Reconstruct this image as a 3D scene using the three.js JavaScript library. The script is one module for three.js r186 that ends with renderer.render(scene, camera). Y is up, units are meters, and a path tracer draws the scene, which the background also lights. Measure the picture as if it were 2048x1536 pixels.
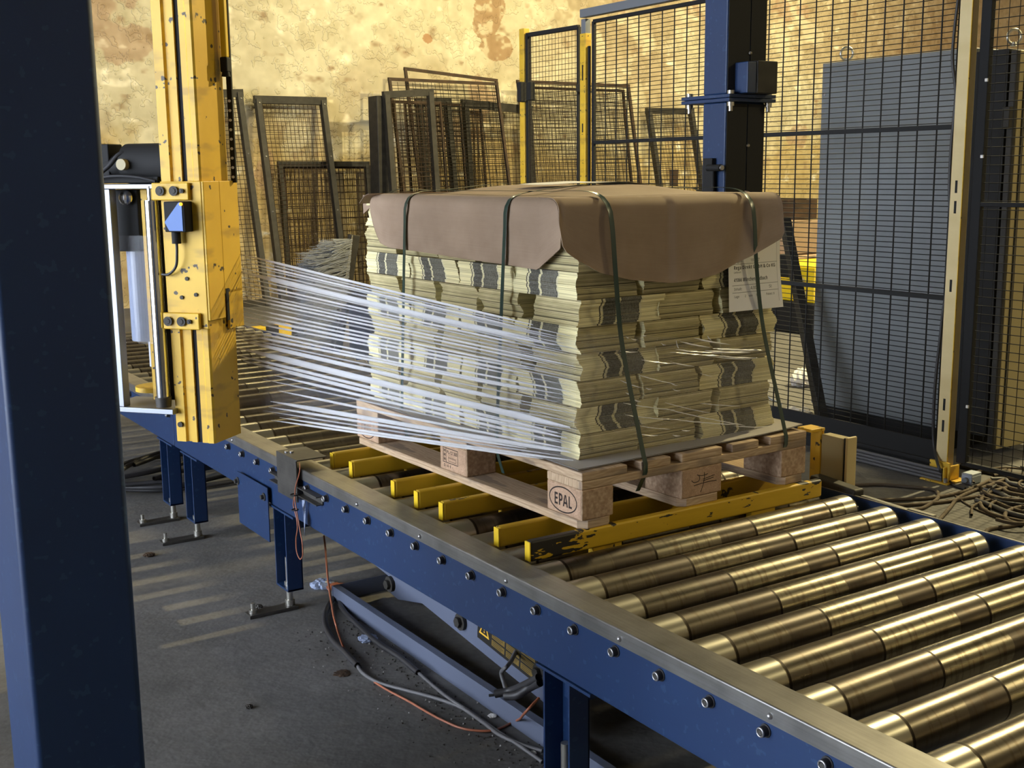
import * as THREE from 'three';
import { RoundedBoxGeometry } from 'three/addons/geometries/RoundedBoxGeometry.js';
import { mergeGeometries } from 'three/addons/utils/BufferGeometryUtils.js';

// ------------------------------------------------------------------ camera, sky, exposure
const scene = new THREE.Scene();
const F = 2361.786, CAM = new THREE.Vector3(-1.6676, 1.4282, 2.2497);
const camera = new THREE.PerspectiveCamera(36.027, 4 / 3, 0.05, 120);
camera.position.copy(CAM);
camera.rotation.set(-0.17732, -0.5778, -0.01057, 'YXZ');
camera.updateMatrixWorld(true);
const CR = new THREE.Matrix3().setFromMatrix4(camera.matrixWorld);
scene.add(camera);
scene.background = new THREE.Color(0.80, 0.88, 1.0);
scene.backgroundIntensity = 12.5;
const renderer = new THREE.WebGLRenderer({ antialias: true });
renderer.toneMapping = THREE.LinearToneMapping;
renderer.toneMappingExposure = 1.0;
renderer.outputColorSpace = THREE.SRGBColorSpace;
renderer.shadowMap.enabled = true;
// ceiling lamps of the hall, the last one added to brighten the right faces of the load (x, y, z, power, colour): their fittings are built in makeLamp() below
const WARM = new THREE.Color(1.0, 0.84, 0.44);
const LAMPS = [[6.4, 5.0, -1.5, 190, 12], [6.4, 5.4, -7.0, 54, 24], [12.0, 5.4, -7.6, 54, 24], [2.6, 5.4, -7.6, 9, 24], [7.5, 5.2, 4.2, 50, 24]];

// ------------------------------------------------------------------ pixel rays (photograph 2048 x 1536) -> points on planes of the place
const V = (x, y, z) => new THREE.Vector3(x, y, z);
const ray = (px, py) => V((px - 1024) / F, -(py - 768) / F, -1).applyMatrix3(CR);
const onX = (px, py, X) => { const d = ray(px, py); return CAM.clone().addScaledVector(d, (X - CAM.x) / d.x); };
const onY = (px, py, Y) => { const d = ray(px, py); return CAM.clone().addScaledVector(d, (Y - CAM.y) / d.y); };
const onZ = (px, py, Z) => { const d = ray(px, py); return CAM.clone().addScaledVector(d, (Z - CAM.z) / d.z); };
const atD = (px, py, D) => CAM.clone().addScaledVector(ray(px, py), D);
const hAt = (px, py, x, z) => { const d = ray(px, py), t = ((x - CAM.x) * d.x + (z - CAM.z) * d.z) / (d.x * d.x + d.z * d.z); return CAM.y + t * d.y; };

// ------------------------------------------------------------------ random numbers and noise
let seed = 7;
const rnd = () => { seed = (seed * 1664525 + 1013904223) >>> 0; return seed / 4294967296; };
const rr = (a, b) => a + (b - a) * rnd();
const hash = (x, y, s) => { let h = Math.imul(x, 374761393) + Math.imul(y, 668265263) + Math.imul(s, 1274126177); h = Math.imul(h ^ (h >>> 13), 1274126177); return ((h ^ (h >>> 16)) >>> 0) / 4294967296; };
const sm = (t) => t * t * (3 - 2 * t);
function vnoise(x, y, px, py, s) {                                   // value noise, period px, py
  const x0 = Math.floor(x), y0 = Math.floor(y), fx = sm(x - x0), fy = sm(y - y0);
  const m = (a, n) => ((a % n) + n) % n;
  const a = hash(m(x0, px), m(y0, py), s), b = hash(m(x0 + 1, px), m(y0, py), s), c = hash(m(x0, px), m(y0 + 1, py), s), d = hash(m(x0 + 1, px), m(y0 + 1, py), s);
  return a + (b - a) * fx + (c - a) * fy + (a - b - c + d) * fx * fy;
}
function fbm(u, v, fx, fy, oct, s) { let t = 0, a = 0.5, n = 0; for (let i = 0; i < oct; i++) { t += a * vnoise(u * fx, v * fy, fx, fy, s + i); n += a; a *= 0.5; fx *= 2; fy *= 2; } return t / n; }
const clamp = (x, a = 0, b = 1) => Math.min(b, Math.max(a, x));
const step = (a, b, x) => sm(clamp((x - a) / (b - a)));
const mix3 = (a, b, t) => [a[0] + (b[0] - a[0]) * t, a[1] + (b[1] - a[1]) * t, a[2] + (b[2] - a[2]) * t];

// ------------------------------------------------------------------ textures
function tex(w, h, fn, srgb = true, wrap = true) {                   // fn(u, v) -> [r, g, b] in 0..255 (or one grey number)
  const d = new Uint8Array(w * h * 4);
  for (let y = 0; y < h; y++) for (let x = 0; x < w; x++) {
    const c = fn((x + 0.5) / w, (y + 0.5) / h), k = (y * w + x) * 4, g = typeof c === 'number';
    d[k] = clamp(g ? c : c[0], 0, 255); d[k + 1] = clamp(g ? c : c[1], 0, 255); d[k + 2] = clamp(g ? c : c[2], 0, 255); d[k + 3] = 255;
  }
  const t = new THREE.DataTexture(d, w, h, THREE.RGBAFormat);
  if (srgb) t.colorSpace = THREE.SRGBColorSpace;
  t.magFilter = THREE.LinearFilter; t.minFilter = THREE.LinearMipmapLinearFilter; t.generateMipmaps = true;
  t.wrapS = t.wrapT = wrap ? THREE.RepeatWrapping : THREE.ClampToEdgeWrapping; t.needsUpdate = true;
  return t;
}
const rep = (t, x, y) => { const c = t.clone(); c.repeat.set(x, y); c.needsUpdate = true; return c; };
function canvasTex(w, h, draw) {
  const c = document.createElement('canvas'); c.width = w; c.height = h; draw(c.getContext('2d'), w, h);
  const t = new THREE.CanvasTexture(c); t.colorSpace = THREE.SRGBColorSpace; t.magFilter = THREE.LinearFilter; return t;
}
const std = (o) => new THREE.MeshStandardMaterial(o);
const phy = (o) => new THREE.MeshPhysicalMaterial(o);

const tFloor = tex(1024, 1024, (u, v) => {
  const a = fbm(u, v, 4, 4, 6, 11), b = fbm(u, v, 24, 24, 4, 31), c = fbm(u, v, 200, 200, 2, 51), w = fbm(u, v, 3, 7, 4, 71);
  let g = 118 + (a - 0.5) * 52 + (b - 0.5) * 26 + (c - 0.5) * 22;
  if (w > 0.62) g += (w - 0.62) * 120;
  return [g * 1.0, g * 0.985, g * 0.96];
});
const tFloorB = tex(512, 512, (u, v) => 128 + (fbm(u, v, 16, 16, 5, 12) - 0.5) * 160 + (fbm(u, v, 128, 128, 2, 14) - 0.5) * 60, false);
const WALL = { x0: -8, x1: 18, h: 7.6 };
const tWall = tex(2048, 768, (u, v) => {
  const x = WALL.x0 + u * (WALL.x1 - WALL.x0), y = v * WALL.h;
  const a = fbm(u, v, 18, 6, 6, 3), b = fbm(u, v, 70, 22, 4, 23), c = fbm(u, v, 300, 90, 2, 43), d = fbm(u, v, 36, 8, 5, 63);
  let col = mix3([196, 187, 158], [174, 158, 128], step(0.42, 0.66, a));
  col = mix3(col, [212, 204, 176], step(0.56, 0.66, b) * 0.7);
  col = mix3(col, [186, 158, 98], step(2.05, 1.55, y + (b - 0.5) * 0.8) * 0.6);      // amber glow low on the wall, put into its colour
  col = mix3(col, [164, 134, 108], step(0.70, 0.73, d) * 0.6);                       // fallen plaster
  const q = (x - 6.6) / 0.19 + (b - 0.5) * 1.6, r = (y - (2.95 + 0.56)) / 0.42 + (b - 0.5) * 1.0, q2 = (x - 6.72) / 0.24 + (b - 0.5), r2 = (y - 2.98) / 0.16 + (b - 0.5) * 1.2;
  if (q * q + r * r < 1 || q2 * q2 + r2 * r2 < 1) col = mix3(col, [150, 116, 82], 0.72 - step(0.5, 0.62, c) * 0.5);
  const e = (x - 5.72) / 0.07, f = (y - 3.06) / 0.06; if (e * e + f * f < 0.5 + c * 0.8) col = [168, 132, 96];
  const sc = fbm(u, v, 130, 60, 3, 83); if (sc > 0.70) col = mix3(col, [238, 230, 206], (sc - 0.70) * 6); if (sc < 0.27) col = mix3(col, [150, 126, 96], (0.27 - sc) * 5);
  const g = (c - 0.5) * 30; const br = step(12.5, 16, x);
  col = mix3(col, [128, 100, 76], br * 0.6);
  return [col[0] + g, col[1] + g, col[2] + g];
});
const tWallB = tex(1024, 1024, (u, v) => { const a = fbm(u, v, 6, 6, 7, 203), b = fbm(u, v, 22, 22, 4, 223); return 128 + (a - 0.5) * 150 + (step(0.56, 0.6, b) - step(0.66, 0.7, b)) * 50; }, false);
const tWood = tex(512, 256, (u, v) => {
  const w = fbm(u, v, 3, 6, 4, 91), g = fbm(u, v, 4, 70, 3, 95), f = fbm(u, v, 24, 256, 2, 99), s = fbm(u, v, 5, 5, 4, 105);
  let t = 0.5 + (g - 0.5) * 0.7 + (f - 0.5) * 0.35 + 0.15 * Math.sin((v * 22 + w * 5) * 6.28);
  let c = mix3([158, 130, 102], [214, 190, 158], clamp(t));
  return mix3(c, [112, 98, 88], step(0.52, 0.72, s) * 0.55);
});
const tChip = tex(512, 256, (u, v) => {                                // pressed chip block
  const a = fbm(u, v, 40, 20, 3, 141), b = fbm(u, v, 6, 4, 4, 145);
  return mix3([150, 120, 94], [202, 174, 144], clamp(0.5 + (a - 0.5) * 1.3 + (b - 0.5) * 0.5));
});
const tCard = tex(512, 512, (u, v) => { const a = fbm(u, v, 5, 5, 5, 161), l = fbm(u, v, 3, 150, 2, 165), g = (a - 0.5) * 18 + (l - 0.5) * 5; return [150 + g, 128 + g, 107 + g]; });
const tBlue = tex(512, 512, (u, v) => { const a = fbm(u, v, 6, 6, 5, 181), s = fbm(u, v, 60, 60, 2, 185); let c = mix3([4, 35, 74], [8, 43, 84], a); if (s > 0.78) c = mix3(c, [90, 104, 128], 0.25); return c; });
const tYellow = tex(512, 512, (u, v) => {
  const a = fbm(u, v, 5, 5, 5, 191), s = fbm(u, v, 14, 5, 4, 195), k = fbm(u, v, 30, 30, 3, 197);
  let c = mix3([206, 162, 34], [232, 190, 58], a); c = mix3(c, [150, 116, 48], step(0.58, 0.76, s) * 0.4);
  return k > 0.80 ? [70, 58, 40] : c;
});
const tBar = tex(1024, 128, (u, v) => {                                // the front lifting bar: black where the paint is gone, most at its ends
  const a = fbm(u, v, 9, 3, 5, 311), b = fbm(u, v, 40, 6, 4, 315), n = fbm(u, v, 14, 3, 4, 317);
  const c = mix3([200, 158, 26], [224, 182, 44], a), e = step(0.26, 0.05, u) * (v > 0.45 - u * 0.5 ? 1 : 0.6) + step(0.8, 1, u) * 0.25 + (v > 0.8 ? 0.16 : 0);
  return b * 0.6 + n * 0.4 + e * 0.32 > 0.70 ? [36, 32, 28] : c;
});
const tSteel = tex(512, 256, (u, v) => { const a = fbm(u, v, 4, 120, 2, 211), b = fbm(u, v, 8, 5, 5, 215); const g = 142 + (a - 0.5) * 16 + (b - 0.5) * 50; return [g, g * 0.985, g * 0.96]; });
const tDark = tex(256, 256, (u, v) => { const g = 48 + (fbm(u, v, 8, 8, 5, 221) - 0.5) * 44; return [g, g * 0.94, g * 0.85]; });
const tRust = tex(256, 256, (u, v) => { const a = fbm(u, v, 8, 8, 5, 231); return mix3([40, 31, 25], [84, 62, 42], a); });
const tPage = tex(512, 128, (u, v) => { const l = fbm(u + 0.02 * Math.sin(v * 40), v, 1, 52, 1, 241) * 0.85 + 0.15 * fbm(u, v, 3, 64, 2, 242), f = fbm(u, v, 4, 128, 1, 245), b = fbm(u, v, 6, 3, 4, 249); const g = (l - 0.5) * 66 + (f - 0.5) * 46 + (b - 0.5) * 34; const d = l < 0.3 ? 0.66 : 1; return [(184 + g) * d, (172 + g) * d, (128 + g * 0.9) * d]; });
function stripeTex(s) {                                                // long side of a bundle: printed pages show as dark bands
  const o = s * 0.013;
  return tex(512, 128, (u, v) => {
    const l = fbm(u, v, 1, 52, 1, 251 + s) * 0.85 + 0.15 * fbm(u, v, 3, 64, 2, 252 + s), f = fbm(u, v, 4, 128, 1, 255 + s), g = (l - 0.5) * 60 + (f - 0.5) * 40;
    let c = [222 + g, 212 + g, 164 + g * 0.9];
    const w = u + (fbm(0.5, v, 1, 10, 2, 260 + s) - 0.5) * 0.02 + o, band = (a, b) => w > a && w < b;
    if (band(0.26, 0.275) || band(0.735, 0.75)) c = [70, 66, 56];
    if (band(0.275, 0.76)) { const q = fbm(u, v, 96, 40, 2, 270 + s) * 60 - 30 + g * 0.5; c = [88 + q, 86 + q, 77 + q]; }
    if (band(0.275, 0.305) || band(0.455, 0.49) || band(0.735, 0.76)) c = [214 + g * 0.5, 206 + g * 0.5, 168];
    if (band(0.50, 0.725) && Math.sin(w * 330) > 0.55) c = mix3(c, [176, 172, 150], 0.5);
    return c;
  });
}
const tStripe = [stripeTex(0), stripeTex(1), stripeTex(2)];
function rollerTex(s, rough) {                                         // u along the roller, v round it
  const cut = [0.085, 0.20 + 0.02 * s, 0.325, 0.52 + 0.01 * s, 0.635, 0.80, 0.895 - 0.01 * s, 0.955], dark = [0.22, 0.72, 1, 0.25, 0.92, 0.3, 0.85, 0.5, 0.05];
  return tex(1024, 64, (u, v) => {
    let k = 0; while (k < 8 && u > cut[k] + (fbm(0.3, v, 1, 6, 3, 320 + s + k) - 0.5) * (k % 2 ? 0.02 : 0.004)) k++;
    let d = dark[k], ring = 0;
    for (const q of [cut[0], cut[2], cut[4], cut[6]]) if (Math.abs(u - q) < 0.0032) ring = 1;
    const st = fbm(u, v, 6, 40, 3, 330 + s), sc = fbm(u, v, 160, 8, 2, 340 + s);
    if (rough) return 66 + d * 24 + (st - 0.5) * 60 + ring * 60;
    let c = mix3([134, 128, 112], [76, 69, 63], clamp(d + (st - 0.5) * 0.55)); c = mix3(c, [70, 58, 46], step(0.6, 0.75, sc) * 0.4);
    return ring ? [40, 33, 27] : c;
  }, !rough);
}

// ------------------------------------------------------------------ materials
const M = {
  floor: std({ map: rep(tFloor, 1 / 3.2, 1 / 3.2), bumpMap: rep(tFloorB, 1 / 1.1, 1 / 1.1), bumpScale: 0.004, roughness: 0.82, color: 0xc8c8ca }),
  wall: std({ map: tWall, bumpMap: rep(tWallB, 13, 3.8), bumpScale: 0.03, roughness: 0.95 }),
  sidewall: std({ color: 0xa39c92, bumpMap: tWallB, bumpScale: 0.02, roughness: 0.95 }),
  ceiling: std({ color: 0x66635e, roughness: 0.95 }),
  blue: phy({ map: rep(tBlue, 1 / 0.8, 1 / 0.8), roughness: 0.5, clearcoat: 0.08, clearcoatRoughness: 0.3 }),
  yellow: std({ map: rep(tYellow, 1 / 0.6, 1 / 0.6), roughness: 0.5 }),
  chipped: std({ map: tBar, roughness: 0.5 }),
  barYellow: std({ map: rep(tex(256, 128, (u, v) => { const a = fbm(u, v, 4, 4, 5, 195), k = fbm(u, v, 16, 10, 4, 199); return k > 0.745 ? [60, 50, 34] : mix3([196, 156, 30], [216, 176, 44], a); }), 1 / 0.5, 1 / 0.25), roughness: 0.5 }),
  yellowClean: std({ color: 0xe6c022, roughness: 0.45 }),
  steel: std({ map: rep(tSteel, 1 / 0.6, 1 / 0.3), metalness: 0.85, roughness: 0.38 }),
  zinc: std({ color: 0xb5b2aa, metalness: 0.9, roughness: 0.35 }),
  dullSteel: std({ map: rep(tSteel, 1 / 0.3, 1 / 0.2), color: 0x8d8b8a, metalness: 0.55, roughness: 0.5 }),
  bolt: std({ color: 0xa9a9ad, metalness: 0.85, roughness: 0.32 }),
  black: std({ color: 0x0c0c0e, roughness: 0.78 }),
  rubber: std({ color: 0x232226, roughness: 0.7 }),
  dark: std({ map: rep(tDark, 2, 2), roughness: 0.6, metalness: 0.3 }),
  rust: std({ map: rep(tRust, 2, 2), roughness: 0.75, metalness: 0.2 }),
  wire: std({ color: 0x0c0a08, roughness: 0.6, metalness: 0.4 }),
  rustWire: std({ color: 0x3a2b1c, roughness: 0.7, metalness: 0.3 }),
  wood: std({ map: rep(tWood, 1 / 0.5, 1 / 0.2), roughness: 0.85 }),
  chip: std({ map: rep(tChip, 1 / 0.3, 1 / 0.15), roughness: 0.9 }),
  card: std({ map: rep(tCard, 2, 2), roughness: 0.8, side: THREE.DoubleSide }),
  page: std({ map: tPage, roughness: 0.9 }),
  sheet: std({ color: 0xa8a29c, roughness: 0.75 }),
  paper: std({ color: 0xe6e3df, roughness: 0.8, side: THREE.DoubleSide }),
  strap: phy({ color: 0x1d3a36, roughness: 0.3, clearcoat: 0.5 }),
  alu: std({ color: 0x8d919a, metalness: 0.8, roughness: 0.42 }),
  chrome: std({ color: 0xd6d6da, metalness: 1, roughness: 0.12 }),
  greyPaint: std({ color: 0x6f747c, roughness: 0.5, metalness: 0.2 }),
  bluegrey: std({ color: 0x565d70, roughness: 0.5 }),
  cabinet: std({ map: rep(tex(256, 256, (u, v) => { const g = (fbm(u, v, 5, 5, 5, 401) - 0.5) * 26; return [112 + g, 116 + g, 119 + g]; }), 0.6, 0.6), roughness: 0.5 }),
  cream: std({ color: 0xa79a72, roughness: 0.5 }),
  creamPost: std({ map: rep(tex(256, 512, (u, v) => { const a = fbm(u, v, 4, 8, 5, 411), k = fbm(u, v, 5, 7, 5, 419); return k > 0.70 ? [140, 128, 116] : mix3([206, 184, 130], [222, 202, 152], a); }), 1 / 0.37, 1 / 1.9), roughness: 0.5 }),
  film: phy({ color: 0xf3f6ff, transparent: true, opacity: 0.05, roughness: 0.1, side: THREE.DoubleSide, specularIntensity: 1 }),
  foldGlint: phy({ color: 0xfbfcff, roughness: 0.2, clearcoat: 1, clearcoatRoughness: 0.08 }),  // white colour carries the reflections on the film folds
  foldGlintSoft: phy({ color: 0xf2f4fa, roughness: 0.25, clearcoat: 1, clearcoatRoughness: 0.1, transparent: true, opacity: 0.62 }),
  filmRoll: phy({ color: 0x9aa6c2, roughness: 0.25, transparent: true, opacity: 0.82 }),
  orangeCable: std({ color: 0x96593f, roughness: 0.45 }),
  brownCable: std({ color: 0x8a6a52, roughness: 0.5 }),
  greyCable: std({ color: 0x5b5a5c, roughness: 0.55 }),
  blackCable: std({ color: 0x2b2a2d, roughness: 0.5 }),
  dustyCable: std({ color: 0x55493c, roughness: 0.8 }),
  bristle: std({ color: 0x9498a0, roughness: 0.7 }),
  navy: std({ color: 0x0b1228, roughness: 0.5 }),
  sensorBlue: std({ color: 0x2f63b0, roughness: 0.4 }),
};
const rollerMats = [0, 1, 2].map((s) => std({ map: rollerTex(s, false), roughnessMap: rollerTex(s, true), roughness: 1, metalness: 0.92 }));

// ------------------------------------------------------------------ geometry helpers
const clean = (g) => { if (g.index) g = g.toNonIndexed(); for (const k of Object.keys(g.attributes)) if (!['position', 'normal', 'uv'].includes(k)) g.deleteAttribute(k); g.clearGroups(); return g; };
const merge = (a) => mergeGeometries(a.map(clean), false);
function triUV(g, ax = 0, ou = 0, ov = 0) {                            // uv in metres by the facing; u runs along axis ax where it can
  g = clean(g); const p = g.attributes.position, n = g.attributes.normal, uv = new Float32Array(p.count * 2);
  for (let i = 0; i < p.count; i++) {
    const P = [p.getX(i), p.getY(i), p.getZ(i)], N = [Math.abs(n.getX(i)), Math.abs(n.getY(i)), Math.abs(n.getZ(i))];
    const m = N[0] > N[1] && N[0] > N[2] ? 0 : N[1] > N[2] ? 1 : 2, q = [0, 1, 2].filter((k) => k !== m), a = q.includes(ax) ? ax : q[0], b = q.find((k) => k !== a);
    uv[i * 2] = P[a] + ou; uv[i * 2 + 1] = P[b] + ov;
  }
  g.setAttribute('uv', new THREE.BufferAttribute(uv, 2)); return g;
}
function bx(w, h, d, x = 0, y = 0, z = 0, r = 0, seg = 2) { const g = r > 0 ? new RoundedBoxGeometry(w, h, d, seg, Math.min(r, w / 2.01, h / 2.01, d / 2.01)) : new THREE.BoxGeometry(w, h, d); g.translate(x, y, z); return triUV(g, w >= h && w >= d ? 0 : h >= d ? 1 : 2); }
const boxAB = (a, b, r = 0) => bx(Math.abs(b[0] - a[0]), Math.abs(b[1] - a[1]), Math.abs(b[2] - a[2]), (a[0] + b[0]) / 2, (a[1] + b[1]) / 2, (a[2] + b[2]) / 2, r);
function cyl(r0, r1, h, x = 0, y = 0, z = 0, axis = 'y', seg = 20) { const g = new THREE.CylinderGeometry(r0, r1, h, seg); if (axis === 'x') g.rotateZ(-Math.PI / 2); if (axis === 'z') g.rotateX(Math.PI / 2); g.translate(x, y, z); return clean(g); }
function bar(a, b, w, h, r = 0) {                                      // box of section w x h between two points
  const d = b.clone().sub(a), L = d.length(), g = r ? new RoundedBoxGeometry(w, h, L, 1, r) : new THREE.BoxGeometry(w, h, L);
  const q = new THREE.Matrix4().lookAt(V(0, 0, 0), d.clone().negate(), Math.abs(d.y) > 0.95 * L ? V(1, 0, 0) : V(0, 1, 0)); const t = triUV(g, 2);
  t.applyMatrix4(q); const m = a.clone().add(b).multiplyScalar(0.5); t.translate(m.x, m.y, m.z); return t;
}
const rod = (a, b, r, seg = 6) => { const d = b.clone().sub(a), g = new THREE.CylinderGeometry(r, r, d.length(), seg); g.applyQuaternion(new THREE.Quaternion().setFromUnitVectors(V(0, 1, 0), d.normalize())); const m = a.clone().add(b).multiplyScalar(0.5); g.translate(m.x, m.y, m.z); return clean(g); };
function tube(pts, r, n = 60, seg = 8) { return clean(new THREE.TubeGeometry(new THREE.CatmullRomCurve3(pts, false, 'centripetal'), n, r, seg, false)); }
function sheet(nu, nv, fn, th, mu = 1, mv = 1) {                       // closed thin solid over a parametric surface fn(s, t) -> Vector3
  const P = [], N = []; for (let j = 0; j <= nv; j++) for (let i = 0; i <= nu; i++) P.push(fn(i / nu, j / nv));
  const id = (i, j) => j * (nu + 1) + i;
  for (let j = 0; j <= nv; j++) for (let i = 0; i <= nu; i++) { const a = P[id(Math.min(i + 1, nu), j)].clone().sub(P[id(Math.max(i - 1, 0), j)]), b = P[id(i, Math.min(j + 1, nv))].clone().sub(P[id(i, Math.max(j - 1, 0))]); N.push(a.cross(b).normalize()); }
  const pos = [], uv = [], ix = [], K = P.length;
  for (const s of [0.5, -0.5]) P.forEach((p, k) => { const q = p.clone().addScaledVector(N[k], th * s); pos.push(q.x, q.y, q.z); uv.push((k % (nu + 1)) / nu * mu, Math.floor(k / (nu + 1)) / nv * mv); });
  for (let j = 0; j < nv; j++) for (let i = 0; i < nu; i++) { const a = id(i, j), b = id(i + 1, j), c = id(i + 1, j + 1), d = id(i, j + 1); ix.push(a, b, c, a, c, d, K + a, K + c, K + b, K + a, K + d, K + c); }
  const edge = (a, b) => ix.push(a, K + b, b, a, K + a, K + b);
  for (let i = 0; i < nu; i++) { edge(id(i + 1, 0), id(i, 0)); edge(id(i, nv), id(i + 1, nv)); }
  for (let j = 0; j < nv; j++) { edge(id(0, j), id(0, j + 1)); edge(id(nu, j + 1), id(nu, j)); }
  const g = new THREE.BufferGeometry(); g.setAttribute('position', new THREE.Float32BufferAttribute(pos, 3)); g.setAttribute('uv', new THREE.Float32BufferAttribute(uv, 2)); g.setIndex(ix); g.computeVertexNormals(); return clean(g);
}
function ribbon(pts, wdir, w, th) {                                    // flat band along points; wdir may be a vector or a function of the index
  const n = pts.length, W = (i) => (typeof wdir === 'function' ? wdir(i) : wdir);
  return sheet(n - 1, 1, (s, t) => { const i = Math.round(s * (n - 1)); return pts[i].clone().addScaledVector(W(i), (t - 0.5) * w); }, th, 1, 1);
}
const flat = (g) => { g = clean(g); g.computeVertexNormals(); return g; };

// ------------------------------------------------------------------ objects, parts, names
const used = new Map();
const numbered = (n) => { const k = used.get(n) || 0; used.set(n, k + 1); return k ? n + '_' + String(k).padStart(3, '0') : n; };
function thing(name, label, category, p = V(0, 0, 0), ry = 0, group) {
  const o = new THREE.Group(); o.name = numbered(name); o.position.copy(p); o.rotation.y = ry; o.userData = { label, category }; if (group) o.userData.group = group; scene.add(o); return o;
}
function part(parent, name, geo, mat, extra) { const m = new THREE.Mesh(geo, mat); m.name = name; m.castShadow = m.receiveShadow = true; if (extra) Object.assign(m.userData, extra); parent.add(m); return m; }
function single(name, label, category, geo, mat, p, ry = 0, group) { const m = new THREE.Mesh(geo, mat); m.name = numbered(name); m.castShadow = m.receiveShadow = true; if (p) m.position.copy(p); m.rotation.y = ry; m.userData = { label, category }; if (group) m.userData.group = group; scene.add(m); return m; }
function struct(name, geo, mat) { const m = new THREE.Mesh(geo, mat); m.name = numbered(name); m.receiveShadow = m.castShadow = true; m.userData = { kind: 'structure' }; scene.add(m); return m; }
const instParts = (parent, name, geo, mat, mats) => mats.forEach((m) => { const o = part(parent, name, geo, mat); o.applyMatrix4(m); });
const T = (x, y, z, ry = 0) => new THREE.Matrix4().makeRotationY(ry).setPosition(x, y, z);

// ------------------------------------------------------------------ the hall
const HX0 = -7.5, HX1 = 18, HZ0 = -10.9, HZ1 = 9.5, HH = 7.6;
struct('floor', boxAB([HX0 - 0.3, -0.3, HZ0 - 0.3], [HX1 + 0.3, 0, HZ1 + 0.3]), M.floor);
struct('ceiling', boxAB([HX0 - 0.3, HH, HZ0 - 0.3], [HX1 + 0.3, HH + 0.3, HZ1 + 0.3]), M.ceiling);
{
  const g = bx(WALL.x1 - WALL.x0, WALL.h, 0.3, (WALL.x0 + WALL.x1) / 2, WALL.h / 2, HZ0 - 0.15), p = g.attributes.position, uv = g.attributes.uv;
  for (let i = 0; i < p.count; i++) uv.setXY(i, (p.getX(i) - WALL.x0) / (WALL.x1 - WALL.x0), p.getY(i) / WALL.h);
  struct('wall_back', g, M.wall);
}
struct('wall_right', boxAB([HX1, 0, HZ0], [HX1 + 0.3, HH, HZ1]), M.sidewall);
struct('wall_front', boxAB([HX0, 0, HZ1], [HX1, HH, HZ1 + 0.3]), M.sidewall);
const DZ0 = -5.4, DZ1 = 1.8, DH = 4.6;                                  // the big open gate in the left wall, the daylight of the hall
struct('wall_left', merge([boxAB([HX0 - 0.3, 0, HZ0], [HX0, HH, DZ0]), boxAB([HX0 - 0.3, 0, DZ1], [HX0, HH, HZ1]), boxAB([HX0 - 0.3, DH, DZ0], [HX0, HH, DZ1])]), M.sidewall);
function makeLamp(x, y, z, power, r, i) {
  const t = thing('high_bay_lamp', ['warm high bay lamp hanging above the mesh fence', 'warm high bay lamp hanging before the plaster wall', 'warm high bay lamp hanging over the far right corner', 'warm high bay lamp hanging over the far conveyor end', 'added warm lamp right of the camera to brighten the short side of the stack'][i], 'lamp', V(x, y, z));
  part(t, 'lamp_shade', flat(new THREE.LatheGeometry([[0.06, 0.34], [0.1, 0.3], [0.24, 0.02], [0.25, 0], [0.235, 0.02], [0.09, 0.28], [0.0, 0.29]].map((q) => new THREE.Vector2(q[0], q[1])), 28)), M.greyPaint);
  part(t, 'rod', cyl(0.012, 0.012, HH - y - 0.33, 0, (HH - y - 0.33) / 2 + 0.33, 0), M.greyPaint);
  part(t, 'light_bulb', clean(new THREE.SphereGeometry(0.1, 20, 14)), std({ color: 0x332211, emissive: WARM, emissiveIntensity: 3 }));
  const l = new THREE.PointLight(WARM, power, 0, 2); l.position.set(0, 0, 0); l.castShadow = true; l.shadow.radius = r / 4; t.add(l);
}
LAMPS.forEach((l, i) => makeLamp(...l, i));

// ------------------------------------------------------------------ roller conveyors (rollers run along x, the line runs along z)
const PB = 0.56, Q = 0.1391, RZ0 = 0.0593, AX = PB - 0.0846, RR = 0.0445, XB = -0.268, XF = 0.95;
const rollerGeo = (() => {
  const L = 1.095, prof = [[0.012, -0.02], [0.034, -0.02], [0.034, 0], [0.0425, 0], [0.0445, 0.006], [0.0445, L * 0.5], [0.0445, L - 0.012], [0.041, L - 0.003], [0.03, L], [0.012, L], [0.012, L + 0.03]];
  const g = new THREE.LatheGeometry(prof.map((q) => new THREE.Vector2(q[0], q[1])), 40); g.rotateZ(-Math.PI / 2);
  const c = clean(g), p = c.attributes.position, uv = c.attributes.uv;
  for (let i = 0; i < p.count; i++) uv.setXY(i, clamp(p.getX(i) / L, 0, 1), uv.getX(i));
  c.translate(-0.2, 0, 0); return c;
})();
const ringGeo = (x, w) => { const g = new THREE.CylinderGeometry(RR + 0.0006, RR + 0.0006, w, 40, 1, true); g.rotateZ(Math.PI / 2); g.translate(x, 0, 0); return clean(g); };
const capGeo = merge([ringGeo(-0.2 + 0.045, 0.085)]), capGeoR = merge([ringGeo(0.895 - 0.035, 0.045)]);
const capMat = std({ color: 0x98948a, metalness: 0.9, roughness: 0.3 });
const bolts = merge([cyl(0.0095, 0.0095, 0.013, -0.0065, 0, 0, 'x', 20), cyl(0.0125, 0.0125, 0.002, -0.001, 0, 0, 'x', 20)]), boltRim = clean(new THREE.TorusGeometry(0.0075, 0.002, 8, 20).rotateY(Math.PI / 2).translate(-0.0135, 0, 0)), boltHex = cyl(0.0052, 0.0052, 0.004, -0.0122, 0, 0, 'x', 6);
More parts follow.
